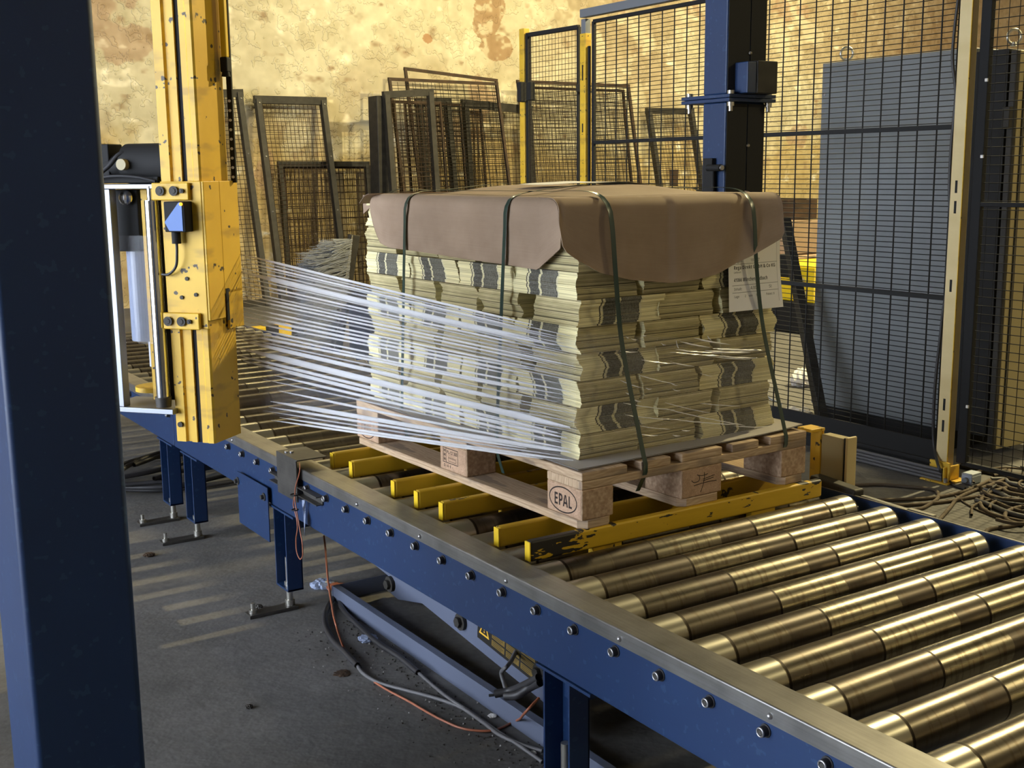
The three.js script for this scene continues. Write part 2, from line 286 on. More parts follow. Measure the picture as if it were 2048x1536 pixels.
const legGeo = (h0, h1) => merge([bx(0.005, h1 - h0, 0.1, -0.0025, (h0 + h1) / 2, 0, 0.001), bx(0.055, h1 - h0, 0.006, -0.0275, (h0 + h1) / 2, -0.047, 0.0012), bx(0.055, h1 - h0, 0.006, -0.0275, (h0 + h1) / 2, 0.047, 0.0012), bx(0.055, 0.006, 0.1, -0.0275, h0 + 0.003, 0), bx(0.06, 0.007, 0.2, -0.03, h1 + 0.002, 0.03, 0.001)]);
const footPlateGeo = bx(0.17, 0.012, 0.05, -0.095, 0.006, 0, 0.002), footRodGeo = merge([cyl(0.0105, 0.0105, 0.17, -0.03, 0.095, 0), cyl(0.016, 0.016, 0.02, -0.03, 0.022, 0, 'y', 6), cyl(0.016, 0.016, 0.014, -0.03, 0.088, 0, 'y', 6)]), anchorGeo = merge([cyl(0.014, 0.014, 0.012, -0.16, 0.018, 0, 'y', 6), cyl(0.007, 0.007, 0.03, -0.16, 0.03, 0)]);
function beamGeo(z0, z1, near) {
  const zc = (z0 + z1) / 2, L = z1 - z0;
  if (near) return merge([bx(0.006, 0.175, L, XB + 0.003, 0.44, zc, 0.0015), bx(0.05, 0.006, L, XB + 0.028, 0.356, zc, 0.001), bx(0.05, 0.005, L, XB + 0.028, 0.5225, zc, 0.001)]);
  return merge([bx(0.006, 0.15, L, XF + 0.003, 0.425, zc, 0.0015), bx(0.05, 0.006, L, XF + 0.028, 0.353, zc, 0.001)]);
}
function railGeo(z0, z1) {                                             // bright steel angle folded over the near beam
  const s = new THREE.Shape(), y1 = PB - 0.032, y0 = 0.494, x0 = XB - 0.004, x1 = -0.196, r = 0.004, t = 0.003;
  s.moveTo(x0, y0); s.lineTo(x0, y1 - r); s.quadraticCurveTo(x0, y1, x0 + r, y1); s.lineTo(x1, y1); s.lineTo(x1, y1 - t); s.lineTo(x0 + t, y1 - t); s.lineTo(x0 + t, y0); s.closePath();
  const g = new THREE.ExtrudeGeometry(s, { depth: z1 - z0, bevelEnabled: false, curveSegments: 6 }); g.translate(0, 0, z0); return triUV(g, 2);
}
function makeConveyor(label, z0, z1, k0, k1, legs, skip) {
  const t = thing('roller_conveyor', label, 'conveyor');
  part(t, 'side_beam', beamGeo(z0, z1, true), M.blue); part(t, 'side_beam', beamGeo(z0, z1, false), M.blue);
  part(t, 'steel_rail', railGeo(z0, z1), M.steel);
  part(t, 'edge_strip', bx(0.004, 0.012, z1 - z0, XF + 0.004, 0.496, (z0 + z1) / 2), M.zinc);
  for (let k = k0; k <= k1; k++) {
    const z = RZ0 + k * Q, r = part(t, 'roller', rollerGeo, rollerMats[((k % 3) + 3) % 3]); r.position.set(0, AX, z); r.rotation.x = rr(0, 6.28);
    part(r, 'end_sleeve', capGeo, capMat); part(r, 'end_sleeve', capGeoR, capMat);
    if (!skip.includes(k)) { const b = part(t, 'bolt', bolts, M.rubber); b.position.set(XB, AX, z); part(b, 'bolt_rim', boltRim, M.bolt); part(b, 'hex_socket', boltHex, M.dullSteel); }
  }
  for (const [lz, x, far] of legs) {
    const l = part(t, 'leg', legGeo(0.075, 0.345), M.blue); l.position.set(x, 0, lz); if (far) l.rotation.y = Math.PI;
    part(l, 'foot_rod', footRodGeo, M.zinc); part(l, 'foot_plate', footPlateGeo, M.dullSteel); part(l, 'anchor_bolt', anchorGeo, M.zinc);
  }
  for (const z of legs.filter((l) => !l[2]).map((l) => l[0])) part(t, 'cross_beam', bx(XF - XB - 0.08, 0.07, 0.05, (XB + XF) / 2, 0.312, z, 0.002), M.blue);
  return t;
}
const CZ0 = -2.395, CZ1 = 2.1;
const conv = makeConveyor('blue roller conveyor in front carrying the wrapped pallet, bright steel rail on its near edge', CZ0, CZ1, -16, 14, [[-1.31, -0.212, 0], [-2.25, -0.212, 0], [0.265, -0.212, 0], [1.75, -0.212, 0], [-1.31, XF - 0.05, 1], [-2.25, XF - 0.05, 1], [0.265, XF - 0.05, 1], [1.75, XF - 0.05, 1]], [-9]);
for (const [px, py] of [[466, 891], [714.5, 1000], [840, 1068], [1013, 1160], [1239, 1277], [1540, 1432]]) { const p = onX(px, py, XB - 0.004); const r = part(conv, 'rivet', flat(new THREE.SphereGeometry(0.006, 14, 8, 0, Math.PI * 2, 0, Math.PI / 2).rotateZ(Math.PI / 2)), M.bolt); r.position.set(XB - 0.004, 0.508, p.z); }
const conv2 = makeConveyor('second blue roller conveyor, butted on beyond the yellow mast and seen through the film', -4.95, CZ0 - 0.006, -35, -18, [[-2.56, -0.212, 0], [-4.6, -0.212, 0], [-2.56, XF - 0.05, 1], [-4.6, XF - 0.05, 1]], []);
{                                                                      // flat blue cover plate hung on the near beam
  const c = part(conv, 'cover_plate', boxAB([XB - 0.016, 0.224, -1.64], [XB - 0.012, 0.41, -1.36], 0.001), M.blue);
  for (const [y, z] of [[0.376, -1.635], [0.374, -1.39]]) { const b = part(c, 'bolt', merge([cyl(0.008, 0.008, 0.03, XB - 0.014, y, z, 'x', 6), cyl(0.014, 0.014, 0.003, XB - 0.018, y, z, 'x', 16)]), M.dullSteel); }
}

// lifting table between the rollers: yellow bars, base channels on the floor
{
  const t = thing('lift_table', 'lift table with seven chipped yellow bars between the rollers and grey channels on the floor', 'lift table');
  for (const k of [0, -1, -3, -4, -5, -7, -8]) {
    const z = RZ0 - Q / 2 + k * Q, b = part(t, 'lift_bar', bx(1.0, 0.052, 0.024, -0.154 + 0.5, PB - 0.026, z + 0.003, 0.006), k === 0 ? M.chipped : M.barYellow);
    if (k === 0) { const p = b.geometry.attributes.position, uv = b.geometry.attributes.uv; for (let i = 0; i < p.count; i++) uv.setXY(i, clamp((p.getX(i) + 0.154), 0.001, 0.999), clamp((p.getY(i) - PB + 0.052) / 0.0525, 0.01, 0.99)); }
    part(b, 'bar_end', bx(0.004, 0.049, 0.0225, -0.156, PB - 0.0265, z + 0.003, 0.003), M.yellowClean);
    part(b, 'bracket', merge([bx(0.09, 0.05, 0.02, 0.08, PB - 0.075, z), bx(0.09, 0.05, 0.02, 0.62, PB - 0.075, z)]), M.yellow);
  }
  part(t, 'bar_frame', merge([bx(0.05, 0.05, 1.3, 0.08, 0.415, -0.56, 0.002), bx(0.05, 0.05, 1.3, 0.62, 0.415, -0.56, 0.002)]), M.bluegrey);
  const chan = (x, s) => merge([bx(0.005, 0.056, 1.75, x, 0.028, -0.41, 0.001), bx(0.022, 0.006, 1.75, x + s * 0.011, 0.053, -0.41, 0.001), bx(0.05, 0.006, 1.75, x + s * 0.025, 0.006, -0.41, 0.001)]);
  part(t, 'base_channel', chan(-0.095, 1), M.bluegrey); part(t, 'base_channel', chan(0.7, -1), M.bluegrey); part(t, 'base_channel', bx(0.8, 0.056, 0.006, 0.3, 0.028, -1.285, 0.001), M.bluegrey);
  const arm = (x, pts) => { const sh = new THREE.Shape(); pts.forEach(([z, y], k) => (k ? sh.lineTo(-z, y) : sh.moveTo(-z, y))); sh.closePath(); const g = new THREE.ExtrudeGeometry(sh, { depth: 0.012, bevelEnabled: true, bevelSize: 0.001, bevelThickness: 0.001, bevelSegments: 1 }); g.rotateY(Math.PI / 2); g.translate(x, 0, 0); return triUV(g, 2); };
  const down = [[-1.24, 0.165], [-1.2, 0.153], [-0.03, 0.028], [0.0, 0.04], [0.0, 0.12], [-0.03, 0.137], [-1.2, 0.262], [-1.24, 0.25]], up = [[-1.22, 0.02], [-1.15, 0.012], [0.13, 0.30], [0.15, 0.35], [0.12, 0.39], [-1.2, 0.11]];
  const a1 = part(t, 'scissor_arm', arm(0.0, down), M.bluegrey); part(t, 'scissor_arm', arm(0.08, up), M.bluegrey); part(t, 'scissor_arm', arm(0.62, down), M.bluegrey); part(t, 'scissor_arm', arm(0.54, up), M.bluegrey);
  for (const [px, py] of [[780, 1168], [922, 1243], [1080, 1345]]) { const q = onX(px, py, -0.006); part(a1, 'pivot_bolt', merge([cyl(0.026, 0.026, 0.012, -0.006, q.y, q.z, 'x', 24), cyl(0.016, 0.016, 0.022, -0.012, q.y, q.z, 'x', 6)]), M.dark); }
  const sign = canvasTex(512, 160, (g, w, h) => {
    g.fillStyle = '#16130c'; g.fillRect(0, 0, w, h); g.fillStyle = '#d8a92a'; g.beginPath(); g.moveTo(60, 24); g.lineTo(108, 124); g.lineTo(14, 124); g.closePath(); g.fill();
    g.fillStyle = '#16130c'; g.beginPath(); g.moveTo(60, 42); g.lineTo(93, 114); g.lineTo(28, 114); g.closePath(); g.fill(); g.fillStyle = '#d8a92a'; g.fillRect(56, 62, 9, 28); g.fillRect(56, 96, 9, 9);
    g.fillStyle = '#6d5820'; for (let i = 0; i < 3; i++) for (let j = 0; j < 3; j++) { g.fillRect(130 + i * 126, 20 + j * 44, 112, 34); } g.fillStyle = '#16130c'; for (let i = 0; i < 3; i++) for (let j = 0; j < 3; j++) for (let k = 0; k < 3; k++) g.fillRect(138 + i * 126, 25 + j * 44 + k * 10, 60 + 38 * hash(i, j, k), 3);
  });
  const s = new THREE.BoxGeometry(0.002, 0.085, 0.3); s.rotateX(0.106); part(t, 'warning_sign', s, std({ map: sign, roughness: 0.5 })).position.set(-0.003, 0.142, -0.345);
}

// ------------------------------------------------------------------ the pallet and its load, in the pallet's own axes: v across, y up, u away along the line
const YAW = 0.0224, PW = (v, y, u) => V(Math.cos(YAW) * v - Math.sin(YAW) * u, y + PB, -Math.sin(YAW) * v - Math.cos(YAW) * u);
const L3 = (v, y, u) => V(v, y, -u);
{
  const p = thing('wooden_pallet', 'wooden block pallet with oval stamped corner blocks, resting on the yellow bars', 'pallet', PW(0, 0, 0), YAW);
  const board = (n, a, b, r = 0.003) => { const g = boxAB(a, b, r), uv = g.attributes.uv, o = rnd(), q = rnd(); for (let i = 0; i < uv.count; i++) uv.setXY(i, uv.getX(i) + o, uv.getY(i) + q); return part(p, n, g, M.wood); };
  const bottom = (v0, v1) => {                                          // chamfered ends
    const s = new THREE.Shape(), c = 0.018; s.moveTo(v0 + c, 0); s.lineTo(v1 - c, 0); s.lineTo(v1, c); s.lineTo(v1, 1.2 - c); s.lineTo(v1 - c, 1.2); s.lineTo(v0 + c, 1.2); s.lineTo(v0, 1.2 - c); s.lineTo(v0, c); s.closePath();
    const g = new THREE.ExtrudeGeometry(s, { depth: 0.019, bevelEnabled: true, bevelSize: 0.0015, bevelThickness: 0.0015, bevelSegments: 1 }); g.rotateX(-Math.PI / 2); g.translate(0, 0.0015, 0); part(p, 'bottom_board', triUV(g, 2, rnd(), rnd()), M.wood);
  };
  bottom(0, 0.1); bottom(0.3275, 0.4725); bottom(0.7, 0.8);
  const stamp = (draw, txt) => canvasTex(512, 276, (g, w, h) => {
    for (let y = 0; y < h; y += 3) for (let x = 0; x < w; x += 3) { const q = fbm(x / w, y / h, 90, 46, 2, 501) * 0.7 + fbm(x / w, y / h, 8, 5, 4, 505) * 0.5; g.fillStyle = `rgb(${142 + q * 66 | 0},${114 + q * 60 | 0},${90 + q * 56 | 0})`; g.fillRect(x, y, 3, 3); }
    g.strokeStyle = g.fillStyle = 'rgba(28,20,18,0.92)'; draw(g, w, h);
  });
  const oval = (g, w, h) => { g.lineWidth = 13; g.beginPath(); g.ellipse(w * 0.47, h * 0.51, w * 0.41, h * 0.455, 0, 0, 7); g.stroke(); g.save(); g.translate(w * 0.47, h * 0.51); g.scale(1.08, 1.5); g.font = 'bold 112px sans-serif'; g.textAlign = 'center'; g.textBaseline = 'middle'; g.fillText('EPAL', 0, 4); g.restore(); };
  const mark = (g, w, h) => { g.lineWidth = 8; g.strokeRect(54, 30, 300, 168); g.fillRect(112, 30, 8, 168); g.font = 'bold 54px sans-serif'; for (let i = 0; i < 3; i++) { g.fillRect(66, 44 + i * 50, 12, 36); g.fillRect(92, 44 + i * 50, 12, 36); g.fillRect(66, 58 + i * 50, 38, 8); } g.fillText('PL-12 300', 128, 92, 216); g.globalAlpha = 0.45; g.fillRect(150, 128, 170, 5); g.strokeRect(160, 140, 150, 36); g.globalAlpha = 1; g.font = 'bold 46px sans-serif'; g.fillText('D - 4  6  -', 66, 252); };
  const hand = (g, w, h) => { g.lineWidth = 8; g.lineCap = 'round'; g.beginPath(); g.moveTo(190, 60); g.quadraticCurveTo(250, 90, 330, 70); g.moveTo(285, 50); g.quadraticCurveTo(300, 140, 240, 250); g.moveTo(150, 170); g.quadraticCurveTo(310, 150, 450, 160); g.moveTo(120, 110); g.quadraticCurveTo(140, 150, 210, 130); g.quadraticCurveTo(240, 100, 210, 70); g.moveTo(270, 118); g.lineTo(420, 96); g.moveTo(270, 136); g.lineTo(410, 120); g.stroke(); };
  const blocks = { 0: [[0, oval], [0.5275, mark], [1.055, oval]] };
  for (const [v0, v1] of [[0, 0.1], [0.3275, 0.4725], [0.7, 0.8]]) for (const u0 of [0, 0.5275, 1.055]) {
    const w = v1 - v0, g = new RoundedBoxGeometry(w, 0.078, 0.145, 2, 0.004); g.translate((v0 + v1) / 2, 0.061, -(u0 + 0.0725));
    const b = part(p, 'block', triUV(g, 2, rnd(), rnd()), M.chip);
    let t = null, q = null;
    if (v0 === 0) { t = stamp(u0 === 0.5275 ? mark : oval); q = new THREE.PlaneGeometry(0.137, 0.07); q.rotateY(-Math.PI / 2); q.translate(-0.0006, 0.061, -(u0 + 0.0725)); }
    if (v0 === 0.3275 && u0 === 0) { t = stamp(hand); q = new THREE.PlaneGeometry(0.137, 0.07); q.translate(0.4, 0.061, 0.0006); }
    if (t) part(b, v0 === 0 ? 'stamped_face' : 'marked_face', q, std({ map: t, roughness: 0.9 }), { label: v0 === 0 ? (u0 === 0.5275 ? 'face with a stamped rectangular mark' : 'face with a stamped oval mark') : 'face with a pen scribble' });
  }
  for (const u0 of [0, 0.5275, 1.055]) board('stringer_board', [0, 0.1, -u0], [0.8, 0.122, -(u0 + 0.145)]);
  for (const [v0, v1] of [[0, 0.145], [0.19, 0.29], [0.3275, 0.4725], [0.51, 0.61], [0.655, 0.8]]) board('deck_board', [v0, 0.122, 0], [v1, 0.144, -1.2]);
}
single('slip_sheet', 'thin grey cardboard sheet lying on the pallet under the newspaper stack', 'cardboard sheet',
  sheet(20, 24, (s, t) => L3(0.004 + 0.80 * s, 0.1475 + 0.012 * Math.pow(s, 6) * (1 - t) + 0.002 * Math.sin(t * 9 + s * 4), 0.02 + 1.17 * t), 0.003), M.sheet, PW(0, 0, 0), YAW);

// newspaper bundles: 0.283 x 0.203 x 0.068 m, long sides show the printed pages as dark bands
function bundleGeo(L, D, H, s) {
  const rows = 15, pos = [], uv = [], gr = [[], []];
  const shift = (y) => [0.006 * Math.sin(y * 4.1 + s * 2.3) + 0.003 * Math.sin(y * 9.7 + s), 0.0045 * Math.sin(y * 5.3 + s * 1.7)];
  const loop = (i, top) => { const y = (i + (top ? 1 : 0)) / rows * H, [dx, dz] = shift((i + 0.5) / rows), jx = (hash(i, s, 1) - 0.5) * 0.0018, jz = (hash(i, s, 2) - 0.5) * 0.0018, e = -0.0022 * (hash(i, s, 3)), a = L / 2 + e, b = D / 2 + e; return [[-a, b], [a, b], [a, -b], [-a, -b]].map(([x, z]) => [x + dx + jx, y, z + dz + jz]); };
  const quad = (a, b, c, d, ua, m) => { const k = pos.length / 3; for (const [p, u] of [[a, 0], [b, 1], [c, 2], [a, 0], [c, 2], [d, 3]]) { pos.push(...p); uv.push(...ua[u]); } for (let i = 0; i < 6; i++) gr[m].push(k + i); };
  for (let i = 0; i < rows; i++) {
    const A = loop(i, false), B = loop(i, true), v0 = i / rows, v1 = (i + 1) / rows;
    for (let k = 0; k < 4; k++) { const n = (k + 1) % 4, long = k % 2 === 0, w = long ? 1 : 0.72; quad(A[k], A[n], B[n], B[k], [[0, v0], [w, v0], [w, v1], [0, v1]], long ? 0 : 1); }
    const C = i < rows - 1 ? loop(i + 1, false) : null;
    if (C) for (let k = 0; k < 4; k++) { const n = (k + 1) % 4; quad(B[k], B[n], C[n], C[k], [[0, v1], [0.7, v1], [0.7, v1], [0, v1]], 1); }
    if (!C) quad(B[0], B[1], B[2], B[3], [[0, 0], [1, 0], [1, 1], [0, 1]], 1);
    if (i === 0) quad(A[3], A[2], A[1], A[0], [[0, 0], [1, 0], [1, 1], [0, 1]], 1);
  }
  const g = new THREE.BufferGeometry(); g.setAttribute('position', new THREE.Float32BufferAttribute(pos, 3)); g.setAttribute('uv', new THREE.Float32BufferAttribute(uv, 2)); g.setIndex([...gr[0], ...gr[1]]); g.addGroup(0, gr[0].length, 0); g.addGroup(gr[0].length, gr[1].length, 1);
  const q = g.toNonIndexed(); q.computeVertexNormals(); return q;
}
const bundleMats = [0, 1, 2].map((k) => [std({ map: tStripe[k], roughness: 0.9 }), M.page]);
const bundleVar = []; for (let s = 0; s < 6; s++) bundleVar.push([bundleGeo(0.278, 0.194, 0.0668, s), bundleMats[s % 3]]);
const LY = [0, 1, 2, 3, 4, 5, 6].map((k) => [0.149 + 0.068 * k, 1]).concat([[0.149 + 0.068 * 7, 1.18], [0.149 + 0.068 * 8.18, 1.12]]);
const nth = ['', 'first', 'second', 'third', 'fourth', 'fifth', 'sixth'], lay = ['lowest layer', 'second layer up', 'third layer up', 'fourth layer up', 'fifth layer up', 'sixth layer up', 'seventh layer up', 'layer half under the cover', 'top layer under the cover'];
LY.forEach(([y, hs], k) => {
  const A = k % 2 === 0, list = [];
  if (A) {
    for (let i = 0; i < 4; i++) list.push([0.153, 0.225 + i * 0.279, true, i === 0 ? 'banded newspaper bundle at the near corner' : `banded newspaper bundle, ${nth[i + 1]} from near corner on long side`]);
    list.push([0.358, 0.222, true, 'plain newspaper bundle in the middle of the short side']); list.push([0.607, 0.182, false, 'banded newspaper bundle at the far end of the short side']);
  } else {
    list.push([0.194, 0.183, false, 'newspaper bundle turned crosswise at the near corner']);
    [0.435, 0.65, 0.872, 1.095].forEach((u, i) => list.push([0.196, u, false, `plain newspaper bundle, ${nth[i + 2]} from near corner on long side`]));
    list.push([0.412, 0.222, true, 'plain ended newspaper bundle, second on the short side']); list.push([0.632, 0.224, true, 'plain ended newspaper bundle, last on the short side']);
  }
  list.forEach(([v, u, alongU, txt], i) => {
    const b = bundleVar[Math.floor(rnd() * 6)], jv = (rnd() - 0.5) * 0.008, ju = (rnd() - 0.5) * 0.008;
    const m = single('newspaper_bundle', `${txt}, ${lay[k]}`, 'newspapers', b[0], b[1], PW(v + jv, y, u + ju), YAW + (alongU ? Math.PI / 2 : 0) + (rnd() - 0.5) * 0.012 + (rnd() < 0.5 && i ? Math.PI : 0), 'newspaper bundles stacked on the pallet');
    m.scale.y = hs * 0.995;
  });
});

// brown cardboard cover folded down over the stack
const bend = (d, drop) => { const r = 0.035, a = r * Math.PI / 2; if (d < 0) return [d, 0]; if (d < a) { const q = d / r; return [r * Math.sin(q), -r * (1 - Math.cos(q))]; } return [r + Math.min(0.004, (d - a) * 0.02), -r - (d - a)]; };
const lerpT = (tab, x) => { if (x <= tab[0][0]) return tab[0][1]; for (let i = 1; i < tab.length; i++) if (x <= tab[i][0]) { const q = (x - tab[i - 1][0]) / (tab[i][0] - tab[i - 1][0]); return tab[i - 1][1] + q * (tab[i][1] - tab[i - 1][1]); } return tab[tab.length - 1][1]; };
const TOPY = 0.806;
const botL = [[0.128, 0.682], [0.225, 0.624], [0.5, 0.632], [1.0, 0.645], [1.06, 0.656], [1.09, 0.682], [1.115, 0.71], [1.132, 0.75]];
const botR = [[-0.016, 0.745], [-0.004, 0.684], [0.03, 0.661], [0.104, 0.623], [0.2, 0.6], [0.334, 0.584], [0.42, 0.588], [0.492, 0.598], [0.621, 0.642], [0.712, 0.683], [0.722, 0.7]];
const crown = (v, u) => step(0.085, 0.4, u) * step(0.06, 0.3, v) * step(0.73, 0.5, v) * (0.004 * Math.sin(v * 9 + u * 3) + 0.003 * Math.sin(u * 11 - v * 4) + 0.026 * step(1.17, 0.7, u) * step(0, 0.35, v) * step(0.72, 0.45, v));
{
  const c = thing('cardboard_cover', 'brown cardboard cover strapped over the newspaper stack, flaps folded down', 'cardboard cover', PW(0, 0, 0), YAW);
  part(c, 'top_panel', sheet(30, 40, (s, t) => { const v = 0.07 + 0.63 * s, u = 0.10 + 1.06 * t; return L3(v, TOPY + crown(v, u), u); }, 0.003, 1.2, 2), M.card);
  part(c, 'side_flap', sheet(70, 30, (s, t) => {
    const u = 0.128 + (1.132 - 0.128) * s, len = TOPY - 0.035 - lerpT(botL, u) + 0.035 * Math.PI / 2, d = -0.05 + (len + 0.05) * t, [o, h] = bend(d), k = step(0, 0.2, t);
    const dent = 0.006 * Math.exp(-((u - 0.36) ** 2) / 0.0006) * Math.exp(-((h + 0.03) ** 2) / 0.0006) + 0.006 * Math.exp(-((u - 0.89) ** 2) / 0.0006) * Math.exp(-((h + 0.035) ** 2) / 0.0006);
    return L3(0.072 - o + dent + 0.003 * Math.sin(u * 14 + h * 20) * k, TOPY + h + crown(0.07, u) * (1 - k), u);
  }, 0.003, 2, 0.5), M.card);
  part(c, 'side_flap', sheet(70, 30, (s, t) => {
    const v = -0.016 + (0.722 + 0.016) * s, len = TOPY - 0.035 - lerpT(botR, v) + 0.035 * Math.PI / 2, d = -0.05 + (len + 0.05) * t, [o, h] = bend(d), k = step(0, 0.25, t);
    const q = v - 0.53 - (h + 0.1) * 0.25, cre = 0.005 * step(0.328, 0.344, v) * k - 0.10 * Math.max(0, q) * k + 0.26 * Math.max(0, q - 0.06) * k - 0.002 * Math.exp(-((v - 0.336) ** 2) / 0.00003);
    return L3(v, TOPY + h + crown(Math.max(v, 0), 0.1) * (1 - k), 0.104 - o - 0.012 * step(0.1, 0.6, v) * t - cre - 0.004 * Math.sin(v * 9) * k);
  }, 0.003, 1.5, 0.5), M.card);
  part(c, 'end_flap', sheet(20, 16, (s, t) => { const u = 1.10 + 0.07 * t, v = 0.02 + 0.66 * s; return L3(v, TOPY + 0.001 - 0.03 * t * t, u); }, 0.003), M.card);
  part(c, 'corner_flap', sheet(10, 12, (s, t) => L3(0.062 - 0.006 * s, TOPY - 0.004 - 0.06 * t * (0.6 + 0.4 * s), 1.168 + 0.044 * s), 0.003), M.card);
  part(c, 'corner_flap', sheet(12, 12, (s, t) => L3(0.70 + 0.10 * t, TOPY + 0.004 - (1 - s) * 0.05 * Math.sin(Math.PI * Math.min(1, 0.12 + t * 0.85)) - 0.012 * t, 0.085 + 0.08 * s + 0.04 * t), 0.003), M.card);
}
// straps: green plastic bands round load and pallet
{
  const path = (f, n = 46) => { const a = []; for (let i = 0; i <= n; i++) a.push(f(i / n)); return a; };
  const along = (pts, n) => { const c = new THREE.CatmullRomCurve3(pts, false, 'centripetal'); return c.getSpacedPoints(n); };
  const long = (u0, u1, txt) => single('packing_strap', txt, 'strap', ribbon(along([L3(0.05, 0.05, u1 + 0.006), L3(0.026, 0.12, u1), L3(0.026, 0.15, u1), L3(0.026, 0.45, (u0 + u1) / 2), L3(0.026, 0.72, u0), L3(0.03, 0.775, u0), L3(0.045, 0.8, u0), L3(0.075, 0.812, u0), L3(0.2, TOPY + 0.01 + crown(0.2, u0), u0 + 0.006), L3(0.38, TOPY + 0.009 + crown(0.38, u0), u0 + 0.01), L3(0.56, TOPY + 0.008 + crown(0.56, u0), u0), L3(0.71, 0.812, u0), L3(0.745, 0.79, u0), L3(0.76, 0.7, u0), L3(0.762, 0.05, u0)], 120), V(0, 0, 1), 0.014, 0.0012), M.strap, PW(0, 0, 0), YAW);
  long(0.892, 0.94, 'green plastic strap over the left part of the long side of the stack');
  long(0.362, 0.412, 'green plastic strap down the long side beside the near corner');
  const short = (v0, v1, txt) => single('packing_strap', txt, 'strap', ribbon(along([L3(v1 + 0.004, 0.06, 0.03), L3(v1, 0.125, -0.006), L3(v1 - 0.004, 0.17, 0.002), L3((v0 + v1) / 2, 0.45, 0.052), L3(v0 + 0.012, 0.62, 0.05), L3(v0, 0.74, 0.05), L3(v0 - 0.004, 0.78, 0.056), L3(v0 - 0.01, 0.805, 0.074), L3(v0 - 0.014, 0.818, 0.108), L3(v0 - 0.02, TOPY + 0.011 + crown(v0, 0.3), 0.3), L3(v0 - 0.02, TOPY + 0.011 + crown(v0, 0.6), 0.6), L3(v0, TOPY + 0.011 + crown(v0, 0.9), 0.9), L3(v0, 0.814, 1.15), L3(v0, 0.78, 1.21), L3(v0, 0.5, 1.215), L3(v0, 0.05, 1.215)], 120), V(1, 0, 0), 0.014, 0.0012), M.strap, PW(0, 0, 0), YAW);
  short(0.132, 0.2, 'green plastic strap down the short side nearest the corner');
  short(0.622, 0.712, 'green plastic strap down the short side across the white label');
}
single('paper_sheet', 'white paper sheet lying on top of the cardboard cover', 'paper', sheet(14, 10, (s, t) => L3(0.26 + 0.32 * s, TOPY + 0.009 + 0.004 * Math.sin(s * 3.1) * t + crown(0.30 + 0.3 * s, 0.42 + 0.21 * t - 0.03 * s), 0.42 + 0.21 * t - 0.03 * s), 0.0008), M.paper, PW(0, 0, 0), YAW);
{
  const lab = canvasTex(620, 900, (g, w, h) => {
    g.fillStyle = '#f6f5f4'; g.fillRect(0, 0, w, h); g.fillStyle = '#2b2a2e'; g.strokeStyle = '#5a595c';
    const line = (y) => { g.lineWidth = 3; g.beginPath(); g.moveTo(40, y); g.lineTo(w - 40, y); g.stroke(); };
    g.font = '36px sans-serif'; g.fillText('Bogen', 60, 470); g.fillText('18.837', 260, 470); line(486);
    g.font = 'bold 42px sans-serif'; g.fillText('Rega Direkt GmbH & Co KG', 60, 532, 500); g.font = '22px sans-serif'; g.fillText('Lieferort', 60, 565);
    g.font = 'bold 44px sans-serif'; g.fillText('41066 Mönchengladbach', 60, 640, 400); line(672); g.font = '32px sans-serif'; g.fillText('Inhalt:', 60, 716); g.font = '38px sans-serif'; g.fillText('4.000', 250, 716); g.fillText('St', 470, 716); line(736);
    g.font = '28px sans-serif'; g.fillText('Lage', 60, 780); g.fillText('2', 180, 780); g.fillText('von', 225, 780); g.fillText('5', 310, 780); g.fillText('Paket: 0', 430, 780); g.lineWidth = 2; g.beginPath(); g.moveTo(w - 40, 30); g.lineTo(w - 40, h - 60); g.stroke();
  });
  const g = sheet(10, 12, (s, t) => L3(0.548 + 0.209 * s - 0.004 * t, 0.492 + 0.275 * t, 0.062 + 0.01 * t + 0.012 * Math.sin(t * 3) * s), 0.0008);
  const l = thing('pallet_label', 'white printed label sheet under the strap on the short side', 'label', PW(0, 0, 0), YAW);
  part(l, 'printed_sheet', g, std({ map: lab, roughness: 0.8, side: THREE.DoubleSide }));
}

